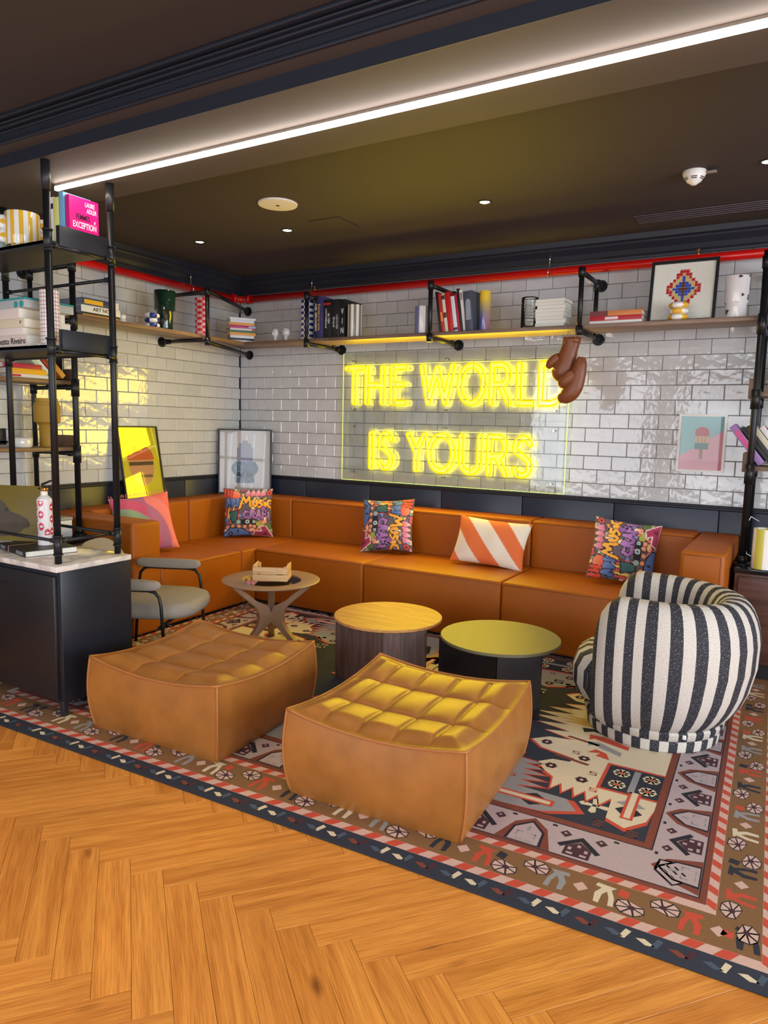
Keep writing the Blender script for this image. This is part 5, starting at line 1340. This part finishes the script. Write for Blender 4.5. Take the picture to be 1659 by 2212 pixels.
# white vase with black blotches
t = thing('blotched_vase', 'white ceramic vase with black brush blotches at the shelf end', 'vase', (4.30, -.36, ST))
bl = [(random.Random(i).uniform(0, 1), random.Random(i + 50).uniform(.1, 1), random.Random(i + 90).uniform(.02, .075)) for i in range(16)]
def blot(u, v):
    d = min(math.hypot(min(abs(u - x), 1 - abs(u - x)) * 1.6, v - y) / r for x, y, r in bl)
    w_ = .25 * math.sin(37 * u + 11 * v) + .2 * math.sin(71 * v - 23 * u)
    return (40, 46, 54) if d + w_ < 1 else (228, 224, 224)
rpf = lambda v: .060 if v < .38 else (.066 + .006 * (v - .38))
cgrid('body', lambda u, v: (rpf(v) * math.cos(2 * PI * u), rpf(v) * math.sin(2 * PI * u), .255 * v), 72, 60, blot, printed('blotch_glaze', .12, .5), t)
obj('inner_wall', MB().lathe([(.0697, .255), (.064, .255), (.055, .02), (.0005, .02)], (0, 0, 0), 30), CERW, t, False)
# two little face ornaments
def face(label, x, y, rz):
    t = thing('face_ornament', label, 'ornament', (x, y, ST), rz, 'small white face ornaments')
    def hd(u, v):
        a = 2 * PI * u; b = PI * (v - .5); r_ = math.cos(b) ** .8; tp = 1 - .35 * max(0, -math.sin(b)) ** 1.2
        x_, y_, z_ = .036 * r_ * math.cos(a) * tp, .028 * r_ * math.sin(a) * tp, .068 + .042 * math.sin(b)
        if math.sin(a) < -.2:                                      # nose ridge and brow
            y_ -= .009 * math.exp(-(x_ / .006) ** 2) * math.exp(-((z_ - .066) / .018) ** 2); y_ += .005 * math.exp(-((abs(x_) - .015) / .008) ** 2) * math.exp(-((z_ - .074) / .006) ** 2)
        return (x_, y_, z_)
    obj('head', MB().grid(hd, 40, 28), CERW, t, False)
    obj('neck', MB().lathe([(.018, 0), (.017, .01), (.013, .02), (.014, .035)], (0, 0, 0), 20), CERW, t, False)
    ln = MB()
    for s_ in (-1, 1):
        ln.tube([(s_ * .006, -.033, .083), (s_ * .014, -.031, .086), (s_ * .024, -.024, .083)], .0011, 5).tube([(s_ * .009, -.029, .074), (s_ * .015, -.028, .0725), (s_ * .022, -.024, .0745)], .001, 5)
    ln.tube([(-.009, -.026, .046), (0, -.0275, .0445), (.009, -.026, .046)], .0011, 5)
    obj('face_lines', ln, mat('face_grey', (120, 116, 112), .5), t, False)
face('small white ceramic face ornament nearest the sofa corner', .762, -.41, math.radians(-24)); face('small white ceramic face ornament nearest the blue checkered vase', .876, -.41, math.radians(14))

# ================================================================== BOOKS
_bc = {}
def bmat(c, rough=.45): return mat('cover_%d_%d_%d' % tuple(c), c, rough)
def book(label, th, h, d, col, loc, rz=0.0, lean=0.0, flat=False, title=None, tcol=(240, 240, 236), tsize=None, band=None, group=None, page=None, face=None):
    """upright: thickness x, spine to -y, height z.  flat: height along x, spine to -y, thickness z"""
    t = thing('book', label, 'book', (0, 0, 0), 0, group); cm = bmat(col); c_ = .0022
    M = Matrix.Translation(loc) @ Matrix.Rotation(rz, 4, 'Z')
    if flat: M = M @ Matrix.Translation((-h / 2, 0, th)) @ Matrix.Rotation(PI / 2, 4, 'Y') @ Matrix.Translation((th / 2, 0, 0))
    elif lean: M = M @ Matrix.Rotation(lean, 4, 'Y')
    t.matrix_basis = M
    obj('cover', MB().box((-th / 2, 0, 0), (-th / 2 + c_, d, h)).box((th / 2 - c_, 0, 0), (th / 2, d, h)).rbox((-th / 2, -.001, 0), (th / 2, c_, h), .0008, 2), cm, t, False)
    obj('pages', MB().box((-th / 2 + c_, c_, .003), (th / 2 - c_, d - .004, h - .003)), page or PAGES, t, False)
    if band:
        for b0, b1, bc in band: obj('spine_band', MB().box((-th * .3, -.0016, h * b0), (th * .3, -.0012, h * b1)) if b1 - b0 > .17 and bc[0] + bc[1] > 150 else MB().box((-th / 2 + .0004, -.0016, h * b0), (th / 2 - .0004, -.0012, h * b1)), bmat(bc), t, False)
    if title:
        if not isinstance(title, list): title = [(title, .5, 0, tsize or th * .6, tcol)]
        for s_, pos, off, sz, tc in title:
            text(s_, sz, ((-off if flat else off), -.0019, h * pos), (0, 0, 1) if flat else (0, 0, -1), (-1, 0, 0) if flat else (1, 0, 0), mat('ink_%d_%d_%d' % tuple(tc), tc, .6), t, False)
    if face:
        for s_, yy, zz, sz, tc in face: text(s_, sz, (th / 2 + .0006, yy, zz), (0, 1, 0), (0, 0, 1), mat('ink_%d_%d_%d' % tuple(tc), tc, .6), t, False, sx=.62)
    return t
Y0 = -.44
# around the wine books
book('slim black book with white lettering at the start of the wine books', .022, .345, .25, (26, 26, 30), (1.206, Y0, ST), title='AXEL VERVOORDT', tsize=.026)
book('purple cookbook with yellow lettering between black books', .060, .335, .25, (62, 58, 110), (1.250, Y0, ST), title=[('Europe à la carte', .52, -.012, .030, (228, 180, 70)), ('la  c u i s i n e', .52, .014, .012, (206, 70, 130))])
book('thick black wine book with red dot on its spine', .072, .305, .25, (24, 22, 24), (1.318, Y0, ST), title=[('Grand', .38, -.010, .026, (230, 228, 224)), ('LAROUSSE', .62, -.010, .020, (230, 228, 224)), ('du VIN', .52, .016, .028, (236, 234, 230))], band=[(.87, .92, (186, 40, 36))])
book('thick black wine book whose spine reads Grand Larousse', .085, .305, .25, (28, 28, 32), (1.399, Y0, ST), title=[('Grand', .42, -.014, .032, (200, 200, 204)), ('LAROUSSE', .42, .016, .024, (200, 200, 204))])
t = book('black wine book with large white letters VIN down its spine', .046, .30, .25, (22, 22, 26), (1.466, Y0, ST))
for i, ch_ in enumerate('VIN'): text(ch_, .062, (0, -.0019, .205 - i * .075), (1, 0, 0), (0, 0, 1), mat('ink_230_230_230', (230, 230, 230), .6), t, False, sx=.62)
# leaning group
x = 2.335; ln = math.radians(-9)
spec = [('thin black book leaning at the start of the red books', .014, .30, (20, 20, 24), None, None), ('red book with orange lettering, leaning', .026, .285, (188, 44, 32), None, [(.28, .52, (232, 140, 80))]), ('cream and brown patterned book leaning among red books', .024, .278, (222, 212, 194), None, [(.38, .52, (110, 50, 20)), (.86, .97, (60, 48, 46))]),
        ('thick plain red book leaning in the group', .040, .29, (196, 16, 18), None, None), ('white book leaning between two red books', .030, .258, (222, 224, 230), None, [(.05, .12, (60, 60, 70))]), ('thin crimson book leaning beside the white book', .018, .275, (180, 20, 54), None, None),
        ('thin black and gold book leaning in the group', .016, .31, (32, 30, 24), None, None), ('slim white book with grey title leaning at the end of the group', .024, .30, (226, 224, 220), None, [(.75, .93, (150, 120, 120))])]
for lb, th, h, c_, ti, bd in spec:
    book(lb, th, h, .22, c_, (x + th / 2, Y0 + .0, ST + abs(math.sin(ln)) * th / 2), 0, ln, title=ti, tcol=(240, 150, 80), band=bd, group='leaning books on the long shelf'); x += th + .0035
t = book('large grey photo book showing a dark arched building', .062, .285, .24, (74, 78, 92), (2.578, Y0 - .012, ST), math.radians(-4), math.radians(-5))
arch = MB()
arch.add([(x_, -.0022, z_) for x_, z_ in [(-.02, .08), (.02, .08), (.02, .20)] + [(.02 * math.cos(a), .20 + .03 * math.sin(a)) for a in [PI * i / 8 for i in range(1, 8)]] + [(-.02, .20)]], [tuple(range(11))])
obj('cover_print', arch, bmat((150, 154, 168)), t, False)
# pale pile, pages outward
z = ST
for i in range(8):
    th = (.026, .028, .02, .03, .022, .024, .02, .022)[i]
    book('pale book, pages outward, %s in the pile by the glass vase' % ('bottom one', 'second from bottom', 'third from bottom', 'fourth from bottom', 'fourth from top', 'third from top', 'second from top', 'topmost')[i], th, .205 + .006 * math.sin(i * 2.1), .16, (206, 200, 186) if i % 3 else (226, 222, 212), (3.158 + .004 * math.sin(i * 3), -.265, z), PI + .04 * math.sin(i * 1.7), flat=True, group='pile of pale books by the glass vase'); z += th
# right stack
z = ST
for lb, th, c_, ti, bd in (('white book at the bottom of the small stack beside the mosaic picture', .022, (226, 224, 220), None, None), ('red book in the middle of the small stack beside the mosaic picture', .030, (176, 24, 40), None, [(.30, .55, (226, 200, 200))]), ('orange book on top of the small stack beside the mosaic picture', .032, (198, 120, 58), None, [(.0, .35, (110, 36, 40))])):
    book(lb, th, .33, .22, c_, (3.605, Y0 - .01, z), .01, flat=True, title=ti, tsize=.02, band=bd, group='stack of three books beside the mosaic picture'); z += th
# corner stack
z = ST
for i, (lb, th, c_, ti) in enumerate((('white thin book at the bottom of the corner stack', .012, (228, 226, 222), None), ('dark navy book second from the bottom of the corner stack', .018, (30, 28, 48), None), ('white book third from the bottom of the corner stack', .024, (226, 226, 230), None), ('orange book with black lettering low in the corner stack', .024, (226, 158, 64), None), ('green book in the middle of the corner stack', .018, (58, 110, 74), None), ('white book with red end in the corner stack', .018, (222, 216, 216), None), ('magenta book with pale blue end in the corner stack', .024, (188, 30, 112), None), ('orange book near the top of the corner stack', .022, (232, 160, 58), None), ('white book second from the top of the corner stack', .024, (222, 224, 232), None), ('white book on top of the corner stack', .018, (232, 232, 234), None))):
    book(lb, th, .225 - .01 * ((i * 7) % 3), .17, c_, (.475 - .006 * ((i * 5) % 3), -.50, z), math.radians(52 + 2 * math.sin(i * 2.3)), flat=True, title=ti, tcol=(40, 30, 24), tsize=.013, band=[(.72, .99, (150, 196, 214))] if 'magenta' in lb else ([(.9, .99, (190, 60, 60))] if 'red end' in lb else None), group='stack of slim books in the shelf corner'); z += th
# art books on the left shelf
z = ST
for lb, th, h, c_, ti, tc in (('ochre book at the bottom of the art book stack', .016, .30, (190, 140, 70), None, (0, 0, 0)), ('dark slim book under the art book with large letters', .012, .31, (38, 40, 46), None, (0, 0, 0)), ('white art book with large black letters ART NO', .046, .32, (228, 226, 220), 'ART NO', (30, 30, 34)), ('navy and yellow photography book on top of the art book stack', .048, .30, (52, 60, 100), None, (0, 0, 0))):
    book(lb, th, h, .25, c_, (.46, -1.93, z), PI / 2, flat=True, title=[(ti, .5, 0, .036, tc)] if ti else None, band=[(.05, .55, (226, 176, 40)), (.86, .99, (226, 222, 214))] if 'photography' in lb else None, page=mat('grey_pages', (120, 126, 138), .8), group='stack of art books on the shelf'); z += th
t = thing('white_rope_toy', 'small white capped jar beside the art books', 'jar', (.40, -1.705, ST))
obj('body', MB().lathe([(.0005, 0), (.026, 0), (.028, .006), (.028, .018), (.02, .026), (.026, .04), (.028, .055), (.018, .066), (.0005, .068)], (.40, -1.705, ST), 24), CERW, t)

# ------------------------------------------------ pipe frame shelf: top shelf
Z1 = 2.2605; x = 1.455
for lb, th, h, c_, ti in (('slim white paperback with black title ISKANDER on the top metal shelf', .020, .215, (232, 226, 220), [('ISKANDER', .70, 0, .017, (30, 28, 30))]), ('taller white paperback on the top metal shelf', .026, .25, (228, 224, 218), None), ('pale yellow book on the top metal shelf', .040, .245, (226, 220, 130), None), ('light blue book on the top metal shelf', .030, .265, (120, 176, 214), None)):
    book(lb, th, h, .155, c_, (x + th / 2, -3.01, Z1), 0, title=ti, band=[(.78, .88, (40, 30, 60))] if 'taller' in lb else None, group='upright books on the top metal shelf'); x += th + .002
book('bright pink book with white and black cover title on the top metal shelf', .026, .252, .165, (226, 20, 132), (x + .016, -3.0, Z1), 0, group='upright books on the top metal shelf',
     face=[('LAURE', .115, .225, .030, (245, 240, 240)), ('ADLER', .125, .197, .030, (245, 240, 240)), ('FEMMES', .075, .160, .036, (30, 10, 20)), ("d'", .142, .150, .022, (245, 240, 240)), ('EXCEPTION', .084, .122, .040, (248, 244, 244))])
# wavy handled striped vase
c = (1.30, -3.04, Z1); t = thing('striped_pot', 'yellow and white striped pot with scalloped handles on the top metal shelf', 'vase', c)
obj('foot', MB().lathe([(.0005, 0), (.055, 0), (.055, .03), (.0005, .03)], c, 40, mf=lambda i, k: (k // 2) % 2), [CERW, YEL], t, smooth_angle=40)
obj('body', MB().lathe([(.0005, .03), (.077, .03), (.080, .036), (.080, .184), (.077, .188), (.070, .188), (.070, .05), (.0005, .045)], c, 48, mf=lambda i, k: (k // 2) % 2), [CERW, YEL], t, smooth_angle=40)
for s_ in (-1, 1):
    for zz in (.075, .14):
        v = MB().lathe([(.0005, -.009)] + [(.034 * math.cos(a), .009 * math.sin(a)) for a in [-PI / 2 + PI * i / 8 for i in range(9)]], (0, 0, 0), 24)
        v.xf(Matrix.Translation((c[0] + s_ * .086 * .54, c[1] + s_ * .086 * .84, c[2] + zz)) @ Matrix.Rotation(math.radians(57), 4, 'Z') @ Matrix.Rotation(PI / 2, 4, 'X'))
        v.m = [1 if abs(sum(v.v[i][2] for i in f) / len(f) - c[2] - zz) < .009 else 0 for f in v.f]
        obj('handle', v, [CERW, YEL], t)
vase('mint_vase', 'pale mint ceramic vase at the picture edge on the top metal shelf', 'vase', (1.10, -3.06, Z1), [(.075, 0), (.085, .03), (.088, .15), (.07, .19), (.045, .205)], None, [mat('glaze_mint', (188, 208, 204), .2, coat=.3)])
vase('slim_white_vase', 'slim white vase half hidden behind the pipe post on the top metal shelf', 'vase', (1.415, -2.90, Z1), [(.024, 0), (.028, .03), (.028, .12), (.02, .175), (.016, .18)], None, [CERW])
t = thing('red_tin', 'small red tin behind the striped pot on the top metal shelf', 'tin', (1.16, -2.94, Z1))
obj('body', MB().rbox((1.13, -2.96, Z1), (1.20, -2.91, Z1 + .06), .004, 2), mat('tin_red', (170, 20, 44), .4), t)
obj('lid', MB().rbox((1.128, -2.962, Z1 + .06), (1.202, -2.908, Z1 + .07), .003, 2), mat('tin_red_lid', (150, 16, 38), .4), t)
# second metal shelf
Z2 = 1.7895; z = Z2
for lb, th, x1, c_, ti, tc in (('thick pale book with title Ernesto Riveiro at the bottom of the stack', .060, 1.435, (214, 196, 186), 'Ernesto Riveiro', (34, 28, 30)), ('slim pale pink book second from the bottom of the stack', .036, 1.405, (220, 206, 200), None, (180, 170, 166)), ('beige book with small black marks third from the bottom of the stack', .042, 1.42, (214, 200, 172), 'P', (50, 44, 40)), ('thick pale pink book fourth from the bottom of the stack', .050, 1.378, (216, 200, 192), None, (0, 0, 0))):
    h = .36; book(lb, th, h, .26, c_, (x1 - h / 2, -3.13, z), 0, flat=True, title=[(ti, .62 if 'Ern' in ti else .93, 0, .042 if 'Ern' in ti else .024, tc)] if ti else None, group='stack of pale books on the second metal shelf'); z += th + .0004
t = thing('board_game_box', 'flat grey box with teal edge on top of the pale books', 'box', (1.30, -3.0, z))
obj('box_base', MB().rbox((1.02, -3.13, z), (1.43, -2.86, z + .040), .002, 2), mat('box_grey', (170, 172, 172), .5), t)
obj('box_lid', MB().rbox((1.018, -3.132, z + .041), (1.432, -2.858, z + .048), .002, 2), mat('box_teal', (30, 150, 150), .5), t)
for x_ in (1.36, 1.405): obj('teal_dot', MB().cyl((x_, -3.1301, z + .016), (x_, -3.1312, z + .016), .016, 18), _M['box_teal'], t)
t = thing('grid_vase', 'white cylinder vase with thin red grid lines on the second metal shelf', 'vase', (1.50, -3.045, Z2))
cgrid('body', lambda u, v: (.045 * math.cos(2 * PI * u), .045 * math.sin(2 * PI * u), .275 * v), 112, 110, lambda u, v: (150, 46, 44) if (u * 16) % 1 < .10 or (v * 15) % 1 < .10 else (234, 226, 222), printed('grid_glaze', .2, .4), t)
obj('inner_wall', MB().lathe([(.045, .275), (.041, .275), (.041, .02), (.0005, .02)], (0, 0, 0), 30), CERW, t, False)
book('flat white book lying on the second metal shelf behind the end plate', .022, .24, .20, (226, 230, 232), (1.50, -2.99 + .0, Z2) if False else (1.56, -2.955, Z2), math.radians(90), flat=True)
# lower left metal shelf
for i, (lb, c_) in enumerate((('white book leaning on the low metal shelf at the picture edge', (222, 226, 230)), ('blue-grey book leaning on the low metal shelf at the picture edge', (70, 110, 130)), ('dark red book leaning on the low metal shelf at the picture edge', (130, 24, 36)))):
    book(lb, .022, .18, .14, c_, (.60 + i * .034, -3.0, 1.3145 - .0 + .01), 0, math.radians(-28), group='books on the low metal shelf')

# ------------------------------------------------ wall shelving behind (left)
Z3 = 1.6985; z = Z3
for lb, th, c_, x_ in (('white and red book at the bottom of the small stack on the walnut shelf', .022, (222, 220, 218), -2.48), ('yellow book in the small stack on the walnut shelf', .034, (230, 172, 34), -2.50), ('crimson book on top of the small stack on the walnut shelf', .030, (176, 30, 64), -2.53)):
    book(lb, th, .26, .19, c_, (.47, x_, z), PI / 2, flat=True, band=[(.0, .25, (190, 30, 50))] if 'bottom' in lb else None, group='small stack on the walnut shelf behind the pipe frame'); z += th
y = -2.235
for lb, c_, th in (('orange book leaning on the walnut shelf', (214, 150, 60), .034), ('dark red book leaning on the walnut shelf', (150, 40, 36), .026), ('white book leaning on the walnut shelf', (218, 224, 226), .020), ('pale green book leaning on the walnut shelf', (186, 206, 170), .026)):
    book(lb, th, .255, .18, c_, (.46, y, Z3 + .022), PI / 2, math.radians(-44), band=[(.45, .8, (96, 60, 24))] if 'orange' in lb else None, group='leaning books on the walnut shelf'); y -= (th + .003) / math.cos(math.radians(44))
t = thing('black_print', 'black framed panel standing at the end of the walnut shelf', 'panel', (.30, -2.225, Z3))
obj('panel', MB().rbox((.22, -2.232, Z3), (.44, -2.218, Z3 + .21), .002, 2), BF, t)
obj('squiggle', MB().tube([(.4405, -2.231 + .0, Z3 + .06), (.441, -2.229, Z3 + .1), (.441, -2.2305, Z3 + .14), (.441, -2.227, Z3 + .18)], .0012, 5), WHITE, t)
Z4 = 1.2585
op = [(.050, 0), (.052, .14), (.058, .15), (.082, .165), (.084, .275), (.079, .278), (.079, .292), (.070, .295), (.070, .318), (.064, .32)]
vase('ochre_vase', 'stepped matte ochre vase on the lower walnut shelf', 'vase', (.36, -2.30, Z4), op, None, [OCH])
t = thing('white_bowl', 'low white ceramic dish on the lower walnut shelf', 'dish', (.36, -2.50, Z4))
obj('dish', MB().lathe([(.0005, 0), (.07, 0), (.075, .01), (.078, .055), (.074, .06), (.070, .055), (.066, .02), (.0005, .014)], (.36, -2.50, Z4), 40), CERW, t, smooth_angle=50)
t = thing('storage_box', 'white cardboard box with grey lid on the cabinet behind the pipe frame', 'box', (.42, -2.40, .6655))
obj('box_base', MB().rbox((.22, -2.60, .6655), (.54, -2.265, .775), .003, 2), mat('box_white', (218, 222, 226), .5), t)
obj('box_lid', MB().rbox((.216, -2.604, .775), (.544, -2.261, .795), .003, 2), mat('box_lid_grey', (150, 152, 156), .4), t)

# ------------------------------------------------ right shelving
x = 4.505; ln = math.radians(-38)
for i, (lb, c_, th, ti, tc) in enumerate((('lilac book with pink lettering leaning at the end of the shelf', (150, 116, 176), .040, 'M', (226, 60, 120)), ('slim black book leaning behind the lilac book', (24, 24, 28), .016, None, None), ('black book leaning second from the lilac book', (30, 28, 32), .026, None, None), ('cream and white book leaning at the sofa end shelf', (196, 190, 170), .032, None, (236, 240, 240)), ('white book leaning beside the red book', (214, 212, 214), .030, None, None), ('red book leaning at the picture edge', (200, 34, 26), .044, None, None))):
    book(lb, th, .285, .20, c_, (x + .01, -.44, Z4 + .6 * th * .62), 0, ln, band=[(.25, .86, (208, 72, 130))] if ti else None, group='leaning books at the sofa end shelf'); x += (th + .003) / math.cos(ln)
t = thing('pale_box', 'pale blue-white box standing on the upper walnut shelf at the picture edge', 'box', (4.70, -.36, Z3))
obj('box_base', MB().rbox((4.515, -.45, Z3), (4.90, -.24, Z3 + .17), .003, 2), mat('box_pale', (206, 216, 230), .35), t)
obj('box_lid', MB().rbox((4.512, -.453, Z3 + .17), (4.903, -.237, Z3 + .19), .003, 2), mat('box_pale_lid', (214, 222, 234), .35), t)
vase('striped_vase', 'yellow and white vertically striped cylinder vase on the granite cabinet top', 'vase', (4.572, -.585, .6655), steps(.235, 3, .062), lambda i, k: (k // 5) % 2, [CERW, LIME], 40)
t = thing('power_cable', 'thin white cable looping down beside the sofa arm', 'cable', (4.45, -.2, .67))
obj('cord', MB().tube([(4.52, -.20, .90), (4.475, -.24, .93), (4.452, -.28, .88), (4.45, -.30, .78), (4.47, -.31, .70), (4.53, -.30, .672)], .003, 8), WHITE, t)

# ------------------------------------------------ on the marble top
MZ = .7555
bk = book('black softcover book with a rubber band lying on the marble top', .030, .36, .26, (28, 28, 30), (1.255, -3.135, MZ), math.radians(-13), flat=True, band=[(.06, .24, (120, 120, 122)), (.66, .92, (120, 120, 122))])
obj('rubber_band', MB().box((-.0162, -.0025, .13), (.0162, .0, .135)).box((-.0162, -.002, .13), (-.0155, .258, .135)), mat('rubber_tan', (196, 150, 116), .7), bk, False)
t = thing('fire_extinguisher', 'white fire extinguisher printed with red lipstick kisses on the marble top', 'fire extinguisher', (1.315, -2.985, MZ + .031))
kis = [(u_, v_, 1) for u_, v_ in ((.07, .27), (.07, .52), (.07, .76), (.22, .38), (.22, .62), (.22, .86), (.37, .27), (.37, .52), (.37, .76), (.52, .38), (.52, .62), (.52, .86), (.67, .27), (.67, .52), (.67, .76), (.82, .38), (.82, .62), (.82, .86), (.95, .25))]
def kiss(u, v):
    if .20 < v < .90:
        for a, b, _ in kis:
            dx = min(abs(u - a), 1 - abs(u - a)) / .062; dy = (v - b) / .085
            q = dx * dx + dy * dy * (1 + .4 * dx)
            if q < 1 and not (abs(dy) < .30 * (1 - dx) and dx < .75): return (206, 40 + int(30 * math.sin(60 * u + 50 * v)), 76)
    return (228, 222, 226)
exr = lambda v: .0378 if v < .90 else (.0378 - .021 * ((v - .90) / .10) ** 1.6)
cgrid('cylinder', lambda u, v: (exr(v) * math.cos(2 * PI * u), exr(v) * math.sin(2 * PI * u), .262 * v), 150, 110, kiss, printed('extinguisher_print', .2, .5), t)
obj('neck', MB().lathe([(.017, .262), (.017, .282), (.014, .284), (.014, .30), (.0005, .30)], (0, 0, 0), 20), WHITE, t, False)
obj('valve', MB().rbox((-.016, -.012, .282), (.02, .012, .302), .003, 2).cyl((.004, -.018, .292), (.004, -.012, .292), .010, 14), brass, t, False)
obj('handle', MB().rbox((-.012, -.007, .303), (.075, .007, .309), .002, 2), PIPE, t, False)
obj('lever', MB().prism([(-.014, .311), (.06, .338), (.062, .344), (-.012, .322)], -.007, .007).xf(Matrix.Rotation(PI / 2, 4, 'X')), PIPE, t, False)
obj('nozzle', MB().cyl((-.016, 0, .292), (-.044, 0, .294), .005, 10), PIPE, t, False)
# brown record sleeve standing on the book
t = thing('record_sleeve', 'olive brown square sleeve with a dark animal portrait standing on the marble top', 'record sleeve', (0, 0, 0))
S_ = .30
seal = [(-.15, .02), (-.15, .21), (-.10, .225), (-.065, .205), (-.045, .175), (-.02, .155), (.03, .14), (.075, .12), (.088, .10), (.092, .085), (.082, .075), (.06, .07), (.04, .05), (.0, .035), (-.06, .02)]
b = MB().rbox((-S_ / 2, -.003, 0), (S_ / 2, 0, S_), .001, 2, 0); b.add([(x_, -.0034, z_) for x_, z_ in seal], [tuple(range(len(seal)))], 1)
b.add([(-.05 + .012 * math.cos(a), -.0038, .168 + .012 * math.sin(a)) for a in [2 * PI * i / 16 for i in range(16)]], [tuple(range(16))], 2)
obj('sleeve', b, [mat('sleeve_olive', (112, 94, 16), .5), mat('sleeve_fur', (74, 64, 52), .6, var=.3, vs=18), mat('sleeve_eye', (24, 18, 14), .3)], t, False)
text('LE', .05, (-.115, -.004, .12), (1, 0, 0), (0, 0, 1), mat('ink_yellow', (236, 206, 40), .6), t, False)
t.matrix_basis = Matrix.Translation((1.085, -3.02, MZ + .031)) @ Matrix.Rotation(math.radians(24), 4, 'Z') @ Matrix.Rotation(math.radians(-10), 4, 'X')
SC.view_layers[0].update()
